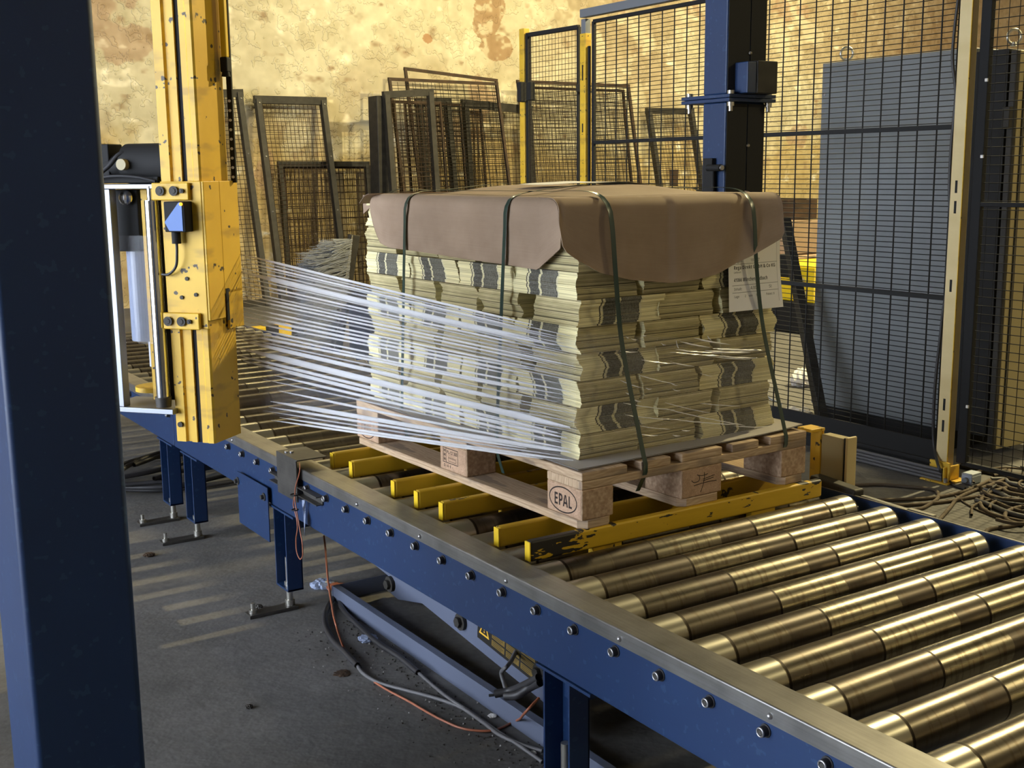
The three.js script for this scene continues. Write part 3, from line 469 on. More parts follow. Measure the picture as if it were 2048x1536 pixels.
// ------------------------------------------------------------------ wrapping machine: two blue columns, yellow mast with film carriage, the film
const PX = (a) => a;
{
  const c = thing('steel_column', 'large dark blue steel column filling the left edge in front of the conveyor', 'column', V(-1.2, 0, -0.085));
  part(c, 'column_tube', bx(0.2, 4.2, 0.27, 0, 2.115, 0, 0.012, 3), M.blue); part(c, 'base_plate', bx(0.34, 0.02, 0.4, 0, 0.01, 0, 0.003), M.blue);
  for (const [x, z] of [[-0.13, -0.16], [0.13, -0.16], [-0.13, 0.16], [0.13, 0.16]]) part(c, 'anchor_bolt', merge([cyl(0.015, 0.015, 0.014, x, 0.027, z, 'y', 6), cyl(0.008, 0.008, 0.03, x, 0.04, z)]), M.bolt);
}
{
  const c = thing('steel_column', 'dark blue bolted steel column standing behind the pallet before the mesh fence', 'column', V(1.487, 0, -1.06));
  const W = 0.196, D = 0.122, yf = 1.672;
  part(c, 'lower_tube', bx(W, yf, D, 0, yf / 2 + 0.0, 0, 0.006), M.blue); part(c, 'upper_tube', bx(W, 2.6, D, 0, yf + 0.028 + 1.3, 0, 0.006), M.blue);
  part(c, 'flange_plate', bx(0.235, 0.013, 0.26, 0.008, yf + 0.0065, -0.04, 0.002), M.blue); part(c, 'flange_plate', bx(0.235, 0.013, 0.26, 0.008, yf + 0.021, -0.04, 0.002), M.blue);
  for (const [x, z] of [[-0.085, -0.15], [0.1, -0.15], [-0.088, 0.075], [0.1, 0.075]]) part(c, 'flange_bolt', merge([cyl(0.014, 0.014, 0.012, x, yf + 0.034, z, 'y', 6), cyl(0.014, 0.014, 0.014, x, yf - 0.008, z, 'y', 6), cyl(0.008, 0.008, 0.026, x, yf - 0.02, z)]), M.zinc);
  for (const [x0, x1, y0, y1] of [[-0.094, 0.012, yf + 0.03, 3.2], [0.016, 0.094, yf + 0.03, 3.2], [-0.094, 0.006, 0.9, yf - 0.006], [0.010, 0.094, 0.9, yf - 0.006]]) part(c, 'cover_panel', boxAB([x0, y0, D / 2], [x1, y1, D / 2 + 0.003], 0.001), M.black);
  part(c, 'cable_box', bx(0.1, 0.115, 0.07, 0.036, yf + 0.086, D / 2 + 0.038, 0.004), M.dark); part(c, 'cable_box', bx(0.045, 0.11, 0.075, -0.036, yf + 0.084, D / 2 + 0.03, 0.004), M.blue);
  for (const y of [yf + 0.175, yf - 0.155]) part(c, 'panel_screw', flat(new THREE.SphereGeometry(0.007, 12, 8)), M.zinc).position.set(0.013, y, D / 2 + 0.004);
  const br = part(c, 'latch_bracket', merge([cyl(0.012, 0.012, 0.07, -0.12, yf - 0.235, 0.03, 'z'), cyl(0.012, 0.012, 0.07, -0.125, yf - 0.365, 0.03, 'z'), rod(V(-0.118, yf - 0.24, 0.02), V(-0.112, yf - 0.37, 0.02), 0.006), bx(0.03, 0.2, 0.05, -0.103, yf - 0.3, -0.01, 0.003)]), M.black);
  for (const y of [yf - 0.235, yf - 0.365]) part(br, 'latch_bolt', cyl(0.009, 0.009, 0.01, -0.12, y, 0.068, 'z'), M.bolt);
}
single('gantry_beam', 'blue steel beam joining the two columns above the wrapper', 'beam', bar(V(-1.2, 3.05, -0.085), V(1.487, 3.05, -1.06), 0.16, 0.26, 0.008), M.blue);
const MP = V(-0.70, 0, -0.614), MRY = -0.878;                            // front right corner of the mast; its local x runs left to right along the front
const MX = V(Math.cos(MRY), 0, -Math.sin(MRY)), MZ = V(Math.sin(MRY), 0, Math.cos(MRY));
const ML = (x, y, z) => MP.clone().addScaledVector(MX, x).addScaledVector(MZ, z).setY(y);
const mY = (px, py, x = 0, z = 0) => { const p = ML(x, 0, z); return hAt(px, py, p.x, p.z); };
const PWl = (x, y, z) => { const d = V(x, 0, z).sub(MP); return V(d.dot(MX), y, d.dot(MZ)); };
{
  const t = thing('wrapping_mast', 'tall scuffed yellow mast of the pallet wrapper with a blue sensor on its slide', 'wrapping machine', MP, MRY);
  const y0 = mY(432, 887), y1 = 2.75, h = y1 - y0, yc = (y0 + y1) / 2;
  // slotted profile: outline in x-z, extruded upwards
  const s = new THREE.Shape(), o = [[-0.116, 0.125], [-0.116, 0.006], [-0.112, 0], [-0.086, 0], [-0.082, 0.007], [-0.072, 0.007], [-0.068, 0], [-0.053, 0], [-0.053, 0.03], [-0.038, 0.03], [-0.038, 0], [-0.022, 0], [-0.018, -0.003], [-0.004, -0.003], [0, 0.002], [0, 0.125]];
  o.forEach(([x, z], i) => (i ? s.lineTo(x, z) : s.moveTo(x, z))); s.closePath();
  const g = new THREE.ExtrudeGeometry(s, { depth: h, bevelEnabled: false }); g.rotateX(-Math.PI / 2); g.translate(0, y0, 0); part(t, 'slotted_profile', triUV(g, 1), M.yellow);
  part(t, 'slot_shade', bx(0.0148, h, 0.006, -0.0455, yc, -0.009), M.black);  // black strip standing in for the shade inside the slot
  const pT = mY(430, 362), pB = mY(436, 640), bT = mY(400, 400), b2T = mY(420, 625), b2B = mY(420, 658);
  part(t, 'slide_plate', merge([boxAB([-0.108, pB - 0.02, 0.006], [0.006, pT, 0.014], 0.002), boxAB([0.004, pB, 0.012], [0.012, pT, -0.062], 0.002), boxAB([0.004, pB + 0.06, -0.062], [0.012, pT, -0.15], 0.002)]), M.yellow);
  part(t, 'slide_plate', boxAB([0.004, mY(470, 655, 0, -0.1), -0.08], [0.012, pB + 0.07, -0.15], 0.002), M.yellow);
  const topB = part(t, 'clamp_bar', boxAB([-0.125, bT, 0.014], [-0.022, pT - 0.003, 0.026], 0.003), M.yellow), lowB = part(t, 'clamp_bar', boxAB([-0.115, b2B, 0.014], [-0.012, b2T, 0.026], 0.003), M.yellow);
  for (const [b, y] of [[topB, (bT + pT) / 2], [lowB, (b2T + b2B) / 2]]) for (const [x, r] of [[-0.098, 0.012], [-0.06, 0.012], [-0.038, 0.006]]) part(b, 'bolt', merge([cyl(r, r * 0.85, 0.006, x, y, 0.029, 'z', 20), cyl(r * 0.55, r * 0.55, 0.002, x, y, 0.0325, 'z', 6)]), M.dark);
  for (const [px, py] of [[400, 556], [388, 594], [416, 587]]) part(t, 'screw', cyl(0.005, 0.005, 0.004, (px - 432) / 690, mY(px, py, -0.04), 0.0155, 'z', 12), M.dark);
  part(t, 'screw', cyl(0.007, 0.007, 0.008, -0.098, y0 + 0.045, 0.002, 'z', 12), M.dark);
  part(t, 'side_slot', boxAB([0.0115, mY(460, 638, 0, -0.09), -0.066], [0.0135, mY(460, 575, 0, -0.09), -0.078]), M.black);
  // sensor
  const sy1 = mY(385, 402, -0.05), sy0 = mY(385, 462, -0.05), sm2 = part(t, 'sensor', boxAB([-0.078, sy0, 0.014], [-0.02, sy1, 0.05], 0.003), M.black);
  const q = new THREE.Shape(); q.moveTo(-0.076, sy0 + 0.024); q.lineTo(-0.064, sy0 + 0.003); q.lineTo(-0.026, sy0 + 0.003); q.lineTo(-0.026, sy1 - 0.002); q.lineTo(-0.034, sy1 - 0.002); q.closePath();
  part(sm2, 'blue_face', flat(new THREE.ExtrudeGeometry(q, { depth: 0.002, bevelEnabled: false }).translate(0, 0, 0.05)), M.sensorBlue);
  part(sm2, 'indicator_light', flat(new THREE.SphereGeometry(0.004, 12, 8).translate(-0.027, sy1 - 0.006, 0.053)), std({ color: 0x402000, emissive: 0xffa020, emissiveIntensity: 6 }));
  part(sm2, 'plug', cyl(0.011, 0.011, 0.03, -0.06, sy0 - 0.014, 0.03), M.black);
  part(sm2, 'sensor_cable', tube([V(-0.06, sy0 - 0.02, 0.03), V(-0.058, sy0 - 0.05, 0.034), V(-0.066, sy0 - 0.085, 0.03), V(-0.09, sy0 - 0.105, 0.026), V(-0.112, sy0 - 0.106, 0.022)], 0.0035, 40), M.blackCable);
  // perforated chain and cable pipe with a black buffer on the right of the mast
  const cy0 = pT - 0.005, ch = mY(450, 186, 0, -0.12);
  part(t, 'chain_strip', boxAB([0.008, cy0, -0.128], [0.022, ch + 0.6, -0.134]), M.black);
  for (let i = 0; i < 9; i++) part(t, 'chain_pin', cyl(0.0035, 0.0035, 0.004, 0.015, cy0 + 0.014 + i * 0.0235, -0.127, 'z', 10), M.paper);
  const by = mY(448, 150, 0, -0.1), by1 = mY(448, 116, 0, -0.1);
  part(t, 'guide_pipe', merge([boxAB([0.012, by1, -0.10], [0.028, y1, -0.116], 0.004)]), M.yellowClean); part(t, 'buffer', merge([boxAB([0.01, by + 0.006, -0.097], [0.03, by1 + 0.002, -0.119], 0.004), cyl(0.009, 0.011, 0.012, 0.02, by + 0.002, -0.108)]), M.black);
  part(t, 'swing_arm', bar(V(-0.06, 2.72, -0.06), PWl(0.4, 2.72, -0.6), 0.12, 0.1, 0.006), M.yellow); part(t, 'slewing_hub', cyl(0.2, 0.2, 0.16, PWl(0.4, 0, -0.6).x, 2.84, PWl(0.4, 0, -0.6).z, 'y', 32), M.blue);
  // film carriage on the left
  const cT = mY(270, 368, -0.2), cB = mY(300, 812, -0.2);
  part(t, 'carriage_plate', boxAB([-0.31, cT - 0.012, -0.14], [-0.122, cT, 0.022], 0.002), M.alu); part(t, 'carriage_plate', boxAB([-0.31, cB - 0.014, -0.12], [-0.105, cB, 0.022], 0.002), M.alu);
  part(t, 'carriage_upright', boxAB([-0.278, cB, -0.005], [-0.248, cT - 0.012, 0.022], 0.002), M.alu);
  part(t, 'guide_roller', merge([cyl(0.0165, 0.0165, cT - cB - 0.06, -0.136, (cT + cB) / 2 - 0.01, 0.014, 'y', 32), cyl(0.009, 0.009, cT - cB - 0.01, -0.136, (cT + cB) / 2, 0.014), cyl(0.0172, 0.0172, 0.004, -0.136, cT - 0.16, 0.014, 'y', 32)]), M.chrome);
  part(t, 'roller_bearing', cyl(0.021, 0.019, 0.026, -0.136, cB + 0.018, 0.014, 'y', 24), M.dullSteel);
  part(t, 'roller_guard', boxAB([-0.128, cB + 0.02, -0.004], [-0.108, cT - 0.03, -0.012]), M.dark);
  part(t, 'carriage_back', boxAB([-0.196, cB + 0.012, -0.03], [-0.142, cT - 0.014, -0.036], 0.002), M.yellow); for (const f of [0.08, 0.42, 0.72]) part(t, 'screw', cyl(0.009, 0.009, 0.006, -0.168, cT - f * (cT - cB), -0.028, 'z', 14), M.dark);
  part(t, 'drive_box', boxAB([-0.30, cT - 0.17, -0.03], [-0.205, cT - 0.014, -0.115], 0.004), M.black);
  part(t, 'round_knob', flat(new THREE.SphereGeometry(0.02, 18, 12).scale(1, 1, 0.6).translate(-0.232, cT - 0.034, -0.02)), M.chrome);
  const mot = part(t, 'drive_motor', merge([cyl(0.05, 0.05, 0.13, -0.17, cT + 0.05, -0.05, 'x', 24), boxAB([-0.3, cT + 0.002, -0.1], [-0.125, cT + 0.018, -0.005], 0.003), cyl(0.032, 0.032, 0.06, -0.27, cT + 0.045, -0.06, 'x', 20), boxAB([-0.31, cT + 0.018, -0.09], [-0.28, cT + 0.1, -0.03], 0.004)]), M.black);
  part(mot, 'motor_cable', merge([tube([V(-0.3, cT + 0.02, 0.0), V(-0.26, cT + 0.045, 0.0), V(-0.23, cT + 0.075, -0.01), V(-0.2, cT + 0.07, -0.03)], 0.006, 40), tube([V(-0.3, cT + 0.014, 0.006), V(-0.24, cT + 0.02, 0.01), V(-0.17, cT + 0.016, 0.008), V(-0.126, cT + 0.006, 0.004)], 0.004, 40)]), M.rubber);
  part(mot, 'cable_gland', cyl(0.014, 0.014, 0.03, -0.215, cT + 0.048, 0.0, 'z', 16), M.cream);
  // film roll behind the roller
  const r = thing('film_roll', 'translucent stretch film roll with white core inside the yellow film carriage', 'film roll', ML(-0.235, cB + 0.03, -0.098), MRY);
  const rh = mY(270, 690, -0.2) - cB - 0.03, rt = mY(270, 472, -0.2) - cB - 0.03;
  part(r, 'wound_film', flat(new THREE.LatheGeometry([[0.034, rh], [0.05, rh], [0.05, rt - 0.004], [0.048, rt], [0.034, rt]].map((a) => new THREE.Vector2(a[0], a[1])), 40)), M.filmRoll);
  part(r, 'core_tube', cyl(0.026, 0.026, rt + 0.01 - rh * 0.5, 0.02, rt * 0.5 + rh * 0.25, 0.0, 'y', 28), std({ color: 0xcfd2e4, roughness: 0.6 }));
  part(r, 'roll_seat', merge([cyl(0.05, 0.05, 0.012, 0, 0, 0, 'y', 30), cyl(0.018, 0.018, rh * 0.6, 0.02, rh * 0.3, 0)]), M.yellow);
  part(r, 'film_web', boxAB([-0.03, rh * 1.0, 0.082], [0.10, rt, 0.083]), M.film);
}
// the stretch film: one sheet drawn from the carriage to the near corner of the stack and round the short side, gathered into folds, their glints put in as white ribbons
{
  const S = V(-0.585, 0, -0.70), E = PW(0.046, 0, 0.085), N = V(E.z - S.z, 0, -(E.x - S.x)).normalize();
  const fp = (px, py) => { const d = ray(px, py), t = (S.clone().sub(CAM)).dot(N) / d.dot(N); return CAM.clone().addScaledVector(d, t); };
  const onR = (px, py, off = 0.072) => {                                // on the short side, which faces down the line
    const n = V(Math.sin(YAW), 0, Math.cos(YAW)), p0 = PW(0, 0, off), d = ray(px, py), t = p0.sub(CAM).dot(n) / d.dot(n); return CAM.clone().addScaledVector(d, t);
  };
  const f = thing('stretch_film', 'clear stretch film drawn in white streaks from the mast round the newspaper stack', 'stretch film');
  const yT = (x) => 515 + (x - 500) * 0.2555, yB = (x) => 822 + (x - 500) * 0.164;
  part(f, 'film_sheet', sheet(60, 40, (s, t) => { const x = 474 + (1152 - 474) * s, y = yT(x) + (yB(x) - yT(x)) * t; return fp(x, y).addScaledVector(N, 0.002 * Math.sin(t * 60) + 0.0015 * Math.sin(t * 133 + s * 2)); }, 0.0006), M.film);
  part(f, 'film_sheet', sheet(40, 40, (s, t) => { const x = 1152 + (1544 - 1152) * s, yt = 668 + 14 * s, yb = 918 - 62 * s; return onR(x, yt + (yb - yt) * t).addScaledVector(V(0, 0, 1), 0.003 * Math.sin(t * 40 + s * 7) * Math.sin(t * 13)); }, 0.0006), M.film);
  const major = [[518, 622, 3], [525, 628, 1.4], [532, 634, 2], [538, 638, 1.2], [545, 641, 1.6], [553, 653, 7], [563, 662, 1.6], [572, 668, 2], [580, 676, 1.5], [590, 682, 1.6], [597, 690, 2], [604, 697, 2], [612, 704, 1.5], [622, 712, 2], [630, 718, 2], [640, 727, 3], [650, 735, 2], [660, 746, 2], [667, 755, 2.2], [676, 760, 3], [683, 772, 1.6], [690, 785, 5.5], [707, 810, 9], [722, 826, 4], [730, 833, 5], [745, 845, 3.5], [758, 853, 1.8], [775, 861, 3], [800, 873, 6], [812, 881, 3], [821, 886, 1.6], [830, 893, 3], [838, 899, 2.6]];
  major.forEach(([a, b, w], i) => {
    const m = (b - a) / 430, x0 = 470 + (a > 740 ? 50 + rr(0, 40) : rr(0, 22)), x1 = 1040 + rr(0, 112), bow = rr(-2, 3);
    const P = []; const n = 14; for (let k = 0; k <= n; k++) { const x = x0 + (x1 - x0) * k / n, y = a + (x - 520) * m + bow * Math.sin(Math.PI * k / n); P.push(fp(x, y).addScaledVector(N, 0.004)); }
    const wd = (w * 1.12 + 0.9) * 0.00075;
    part(f, 'fold_glint', sheet(n, 4, (s, t) => { const k = Math.round(s * n), e = Math.min(1, Math.min(k, n - k) / 2 + 0.15); return P[k].clone().add(V(0, (0.5 - t) * wd * 2.0 * e, 0)).addScaledVector(N, wd * 0.6 * Math.sin(t * Math.PI)); }, 0.0004), w > 1.9 ? M.foldGlint : M.foldGlintSoft);
  });
  for (let i = 0; i < 26; i++) {                                          // finer white glints near the corner
    const a = 640 + i * 9.5 + rr(-3, 3), x0 = rr(960, 1040), x1 = rr(1115, 1156), m = 0.22 - i * 0.002; const P = []; for (let k = 0; k <= 8; k++) { const x = x0 + (x1 - x0) * k / 8; P.push(fp(x, a + (x - 1000) * m).addScaledVector(N, 0.004)); }
    part(f, 'fold_glint', sheet(8, 2, (s, t) => { const k = Math.round(s * 8), e = Math.min(1, Math.min(k, 8 - k) / 2 + 0.1); return P[k].clone().add(V(0, (0.5 - t) * 0.0024 * e, 0)).addScaledVector(N, 0.0006 * Math.sin(t * 3.14)); }, 0.0004), M.foldGlintSoft);
  }
  const right = [[1351, 699, 1439, 706, 3], [1425, 697, 1523, 700, 5], [1410, 701, 1500, 705, 4], [1360, 683, 1420, 695, 3], [1352, 681, 1357, 697, 2], [1388, 676, 1460, 689, 3], [1415, 672, 1422, 680, 4], [1340, 704, 1450, 712, 2], [1440, 712, 1515, 716, 2.5], [1340, 723, 1388, 733, 2.5], [1275, 749, 1349, 768, 1.8], [1283, 720, 1350, 727, 2.4], [1246, 806, 1349, 820, 1.6], [1250, 830, 1349, 839, 1.6], [1278, 868, 1315, 871, 2.4], [1340, 820, 1490, 851, 1.8], [1340, 838, 1470, 849, 1.8], [1468, 852, 1540, 853, 1.6], [1493, 865, 1539, 868, 3], [1340, 765, 1355, 771, 2], [1363, 860, 1380, 861, 3], [1345, 778, 1360, 781, 2], [1400, 746, 1425, 752, 1.4], [1397, 709, 1500, 719, 1.4], [1240, 760, 1285, 776, 2.4], [1251, 764, 1266, 770, 4], [1291, 776, 1303, 778, 3], [1265, 798, 1282, 803, 3.5], [1251, 785, 1263, 787, 3.5], [1238, 702, 1275, 704, 2], [1240, 688, 1246, 689, 3], [1252, 673, 1258, 676, 2.5], [1262, 677, 1275, 679, 2], [1285, 670, 1292, 671, 2], [1322, 686, 1331, 690, 2], [1345, 870, 1360, 871, 3], [1330, 805, 1420, 826, 1.3], [1400, 806, 1480, 812, 1.3], [1280, 852, 1340, 858, 1.3]];
  right.forEach(([x0, y0, x1, y1, w]) => {
    const n = Math.max(4, Math.round((x1 - x0) / 8)), A = []; for (let k = 0; k <= n; k++) { const q = k / n; A.push(onR(x0 + (x1 - x0) * q, y0 + (y1 - y0) * q + 1.5 * Math.sin(q * 3.1) + rr(-0.4, 0.4), 0.063)); }
    const steep = Math.abs(y1 - y0) > Math.abs(x1 - x0), wd = w * 0.0006;
    part(f, 'fold_glint', sheet(n, 3, (s, t) => { const k = Math.round(s * n), e = Math.min(1, Math.min(k, n - k) / 2 + 0.1), o = (0.5 - t) * wd * 2 * e; return A[k].clone().add(steep ? V(o, 0, 0) : V(0, o, 0)).add(V(0, 0, wd * 0.8 * Math.sin(t * Math.PI))); }, 0.0004), M.foldGlint);
  });
}

// ------------------------------------------------------------------ sensor bracket and wiring on the near rail
{
  const t = thing('sensor_bracket', 'folded grey steel sensor bracket clamped over the conveyor rail', 'bracket');
  part(t, 'top_plate', boxAB([-0.292, 0.557, -1.245], [-0.19, 0.561, -1.08], 0.001), M.dullSteel); part(t, 'front_plate', boxAB([-0.292, 0.425, -1.245], [-0.287, 0.559, -1.088], 0.001), M.dullSteel);
  for (const [x, z] of [[-0.275, -1.2], [-0.262, -1.19]]) part(t, 'bolt', cyl(0.007, 0.007, 0.006, x, 0.563, z, 'y', 6), M.bolt);
  const ch = (z0, z1, y) => merge([boxAB([-0.273, y - 0.014, z0], [-0.269, y + 0.014, z1]), boxAB([-0.293, y + 0.011, z0], [-0.27, y + 0.014, z1]), boxAB([-0.293, y - 0.014, z0], [-0.27, y - 0.011, z1])]);
  part(t, 'rail_channel', ch(-1.085, -0.94, 0.462), M.dullSteel); part(t, 'rail_channel', ch(-1.315, -1.24, 0.462), M.dullSteel);
  const ties = part(t, 'cable_tie', merge([clean(new THREE.TorusGeometry(0.012, 0.002, 6, 16).rotateX(Math.PI / 2).translate(-0.302, 0.453, -1.085)), clean(new THREE.TorusGeometry(0.010, 0.002, 6, 16).rotateX(Math.PI / 2).translate(-0.302, 0.405, -1.085))]), M.black);
}
const onB = (px, py, x = -0.3) => onX(px, py, x);
single('sensor_cable', 'orange sensor cable hanging in a loop below the rail bracket', 'cable', tube([onB(599, 926, -0.288), onB(600, 936), onB(598, 950), onB(592, 970), onB(590, 985), onB(590, 1000), onB(594, 1025), onB(600, 1060), onB(605, 1090), onB(605, 1112), onB(600, 1118), onB(594, 1105), onB(592, 1080), onB(595, 1055), onB(593, 1035), onB(587, 1010), onB(590, 990)], 0.0021, 140, 6), M.orangeCable);
single('film_scrap', 'shred of clear film hanging from the beam beside the orange cable loop', 'film scrap', sheet(4, 14, (s, t) => onX(604 + 7 * s * (1 - t) + 6 * t, 1000 + 75 * t, -0.283 - 0.004 * Math.sin(s * 3 + t * 8)), 0.0006), M.filmRoll);
const FLc = (px, py, h = 0.006) => onY(px, py, h);
single('floor_cable', 'thin brown cable dropping from the beam and running orange along the floor', 'cable', tube([onX(648, 1072, -0.1), onX(651, 1100, -0.12), onX(655, 1150, -0.16), onX(662, 1200, -0.22), onX(672, 1250, -0.3), FLc(690, 1300), FLc(713, 1330), FLc(757, 1369), FLc(820, 1404), FLc(880, 1438), FLc(930, 1458), FLc(985, 1461), FLc(1025, 1445), onX(1055, 1420, -0.24), onX(1078, 1396, -0.2)], 0.0034, 180, 7), M.orangeCable);
single('floor_cable', 'thick black conduit curving over the floor left of the grey channel', 'cable', tube([FLc(720, 1165, 0.012), FLc(675, 1190, 0.012), FLc(655, 1215, 0.012), FLc(650, 1245, 0.012), FLc(664, 1278, 0.012), FLc(690, 1305, 0.012), FLc(715, 1331, 0.012)], 0.0095, 90, 10), M.blackCable);
single('floor_cable', 'grey cable running on from the black conduit towards the conveyor leg', 'cable', tube([FLc(712, 1328, 0.008), FLc(728, 1348, 0.008), FLc(760, 1366, 0.008), FLc(810, 1380, 0.008), FLc(870, 1396, 0.008), FLc(920, 1414, 0.008), FLc(965, 1444, 0.008), FLc(1000, 1470, 0.008), FLc(1045, 1490, 0.008), FLc(1085, 1502, 0.008)], 0.0055, 120, 8), M.greyCable);
single('floor_cable', 'second black conduit beside the grey floor channel', 'cable', tube([FLc(690, 1190, 0.012), FLc(681, 1205, 0.012), FLc(688, 1222, 0.012), FLc(715, 1250, 0.012), FLc(752, 1283, 0.012), FLc(800, 1315, 0.012), FLc(836, 1345, 0.012)], 0.0085, 90, 10), M.blackCable);
single('floor_cable', 'second grey cable leaving the black conduit by the channel', 'cable', tube([FLc(833, 1342, 0.008), FLc(860, 1366, 0.008), FLc(900, 1398, 0.014), FLc(940, 1424, 0.008), FLc(985, 1456, 0.008), FLc(1040, 1492, 0.008), FLc(1085, 1524, 0.008)], 0.005, 100, 8), M.greyCable);
{
  const t = thing('cable_bundle', 'bundle of black taped cables lying over the grey channel by the leg', 'cables');
  part(t, 'cable', tube([onX(990, 1388, -0.13), onX(1020, 1382, -0.1), onX(1050, 1370, -0.1), onX(1078, 1355, -0.1)], 0.011, 40, 10), M.blackCable); part(t, 'cable', tube([onX(1012, 1392, -0.13), onX(1035, 1390, -0.12), onX(1058, 1376, -0.1), onX(1080, 1365, -0.1)], 0.011, 40, 10), M.blackCable);
  part(t, 'cable', tube([onX(1012, 1380, -0.1), onX(1008, 1366, -0.1), onX(1003, 1345, -0.1), onX(1012, 1335, -0.1), onX(1022, 1322, -0.05), onX(1032, 1302, 0.0)], 0.006, 50, 8), M.greyCable); part(t, 'cable_tie', tube([onX(988, 1390, -0.13), onX(978, 1391, -0.14)], 0.004, 10, 6), M.black);
}

// ------------------------------------------------------------------ machine guard fence beyond the conveyor (plane x = 2.92)
const FX = 2.92, FZ1 = -1.135, FZ0 = -3.86;
// a mesh panel in a plane: origin o, unit vectors e (sideways) and n (out of the plane), upright
function wires(o, e, w, y0, y1, pv, ph, r, lean = V(0, 1, 0)) {
  const g = [];
  const P = (s, y) => o.clone().addScaledVector(e, s).addScaledVector(lean, y);
  const strip = (a, b) => { const d = new THREE.CylinderGeometry(r, r, a.distanceTo(b), 4); d.applyQuaternion(new THREE.Quaternion().setFromUnitVectors(V(0, 1, 0), b.clone().sub(a).normalize())); const m = a.clone().add(b).multiplyScalar(0.5); d.translate(m.x, m.y, m.z); return d; };
  for (let s = pv; s < w - 0.004; s += pv) g.push(strip(P(s, y0), P(s, y1)));
  for (let y = y0 + ph; y < y1 - 0.004; y += ph) g.push(strip(P(0, y), P(w, y)));
  return merge(g);
}
const frameBar = (a, b, w, h) => bar(a, b, w, h, 0);
{
  const t = thing('mesh_fence', 'wide black wire mesh fence panel behind the blue bolted column', 'fence panel', V(FX, 0, FZ1));
  const w = FZ1 - FZ0 - 0.06, e = V(0, 0, -1), o = V(0.02, 0, -0.03), yb = 0.07, yt = 2.345;
  part(t, 'wire_mesh', merge([wires(o, e, w, yb, yt, 0.1065, 3, 0.0046), wires(o, e, w, yb, yt, 9, 0.0247, 0.002)]), M.wire, { kind: 'stuff' });
  for (const y of [yb, 0.842, 1.608, yt]) part(t, 'cross_rail', bx(0.022, 0.022, w, 0.012, y, -0.03 - w / 2, 0.003), M.black);
  for (const s of [0.0, w]) part(t, 'side_rail', bx(0.022, yt - yb, 0.022, 0.012, (yb + yt) / 2, -0.03 - s, 0.003), M.black);
  part(t, 'kick_plate', bx(0.012, 0.17, w, 0.02, 0.085, -0.03 - w / 2), M.black);
}
{
  const t = thing('mesh_fence', 'square wire mesh fence panel right of the cream post', 'fence panel', V(FX, 0, FZ1));
  const w = 1.6, e = V(0, 0, 1), o = V(0.03, 0, 0.09), yb = 0.09, yt = 2.6;
  part(t, 'wire_mesh', wires(o, e, w, yb, yt, 0.0505, 0.0385, 0.002), M.wire, { kind: 'stuff' });
  part(t, 'side_rail', bx(0.03, yt - yb, 0.05, 0.03, (yb + yt) / 2, 0.09, 0.004), M.black); part(t, 'side_rail', bx(0.03, yt - yb, 0.03, 0.03, (yb + yt) / 2, 0.09 + w, 0.004), M.black);
  for (const y of [yb, 1.268]) part(t, 'cross_rail', bx(0.022, 0.02, w, 0.028, y, 0.09 + w / 2, 0.003), M.black);
  for (const y of [1.475, 1.80, 0.36]) part(t, 'clip', bx(0.008, 0.014, 0.014, 0.012, y, 0.112, 0.002), M.paper);
}
function post(name, label, x, z, h, w, mat, footMat, slots) {
  const t = thing(name, label, 'fence post', V(x, 0, z));
  part(t, 'post_tube', bx(w * 0.8, h, w, 0, h / 2 + 0.008, 0, 0.004), mat);
  const ft = part(t, 'foot', merge([bx(0.15, 0.008, 0.15, 0, 0.004, 0, 0.002), bx(0.012, 0.09, 0.11, -w * 0.4 - 0.006, 0.05, 0, 0.004), bx(0.11, 0.07, 0.012, 0, 0.04, w * 0.5 + 0.006, 0.004)]), footMat);
  part(ft, 'anchor_bolt', cyl(0.01, 0.01, 0.02, -0.06, 0.018, 0.055, 'y', 6), M.bolt);
  for (const y of slots) part(t, 'slot', bx(0.002, 0.055, 0.012, -w * 0.4 - 0.0004, y, 0, 0.0009), M.black);
  return t;
}
{
  const t = post('fence_post', 'scratched cream fence post with slots, standing on a yellow foot by the cables', FX - 0.005, FZ1 + 0.02, 2.9, 0.062, M.creamPost, M.yellow, [1.345, 1.255, 0.905, 0.36, 0.26]);
  part(t, 'edge_strip', bx(0.006, 2.8, 0.004, -0.0235, 1.45, 0.032, 0.001), M.yellow);
}
{
  const p = V(FX, 0, -3.9), t = post('fence_post', 'yellow fence post right of the narrow gate, taller of the two', FX, -3.9, 2.27, 0.06, M.yellow, M.yellow, [2.06, 2.02, 1.7, 1.3]);
  part(t, 'post_cap', bx(0.04, 0.11, 0.045, 0.0, 2.31, 0, 0.003), M.greyPaint); part(t, 'guide_rail', bx(0.014, 2.2, 0.02, 0, 1.1, 0.037, 0.003), M.black);
}
const G0 = V(FX, 0, -3.94), G1 = onZ(1060, 60, -4.52); const GP = V(2.88, 0, -4.53);
post('fence_post', 'yellow fence post left of the narrow gate, carrying a black lock', GP.x, GP.z, hAt(1060, 60, GP.x, GP.z), 0.058, M.yellow, M.yellow, []);
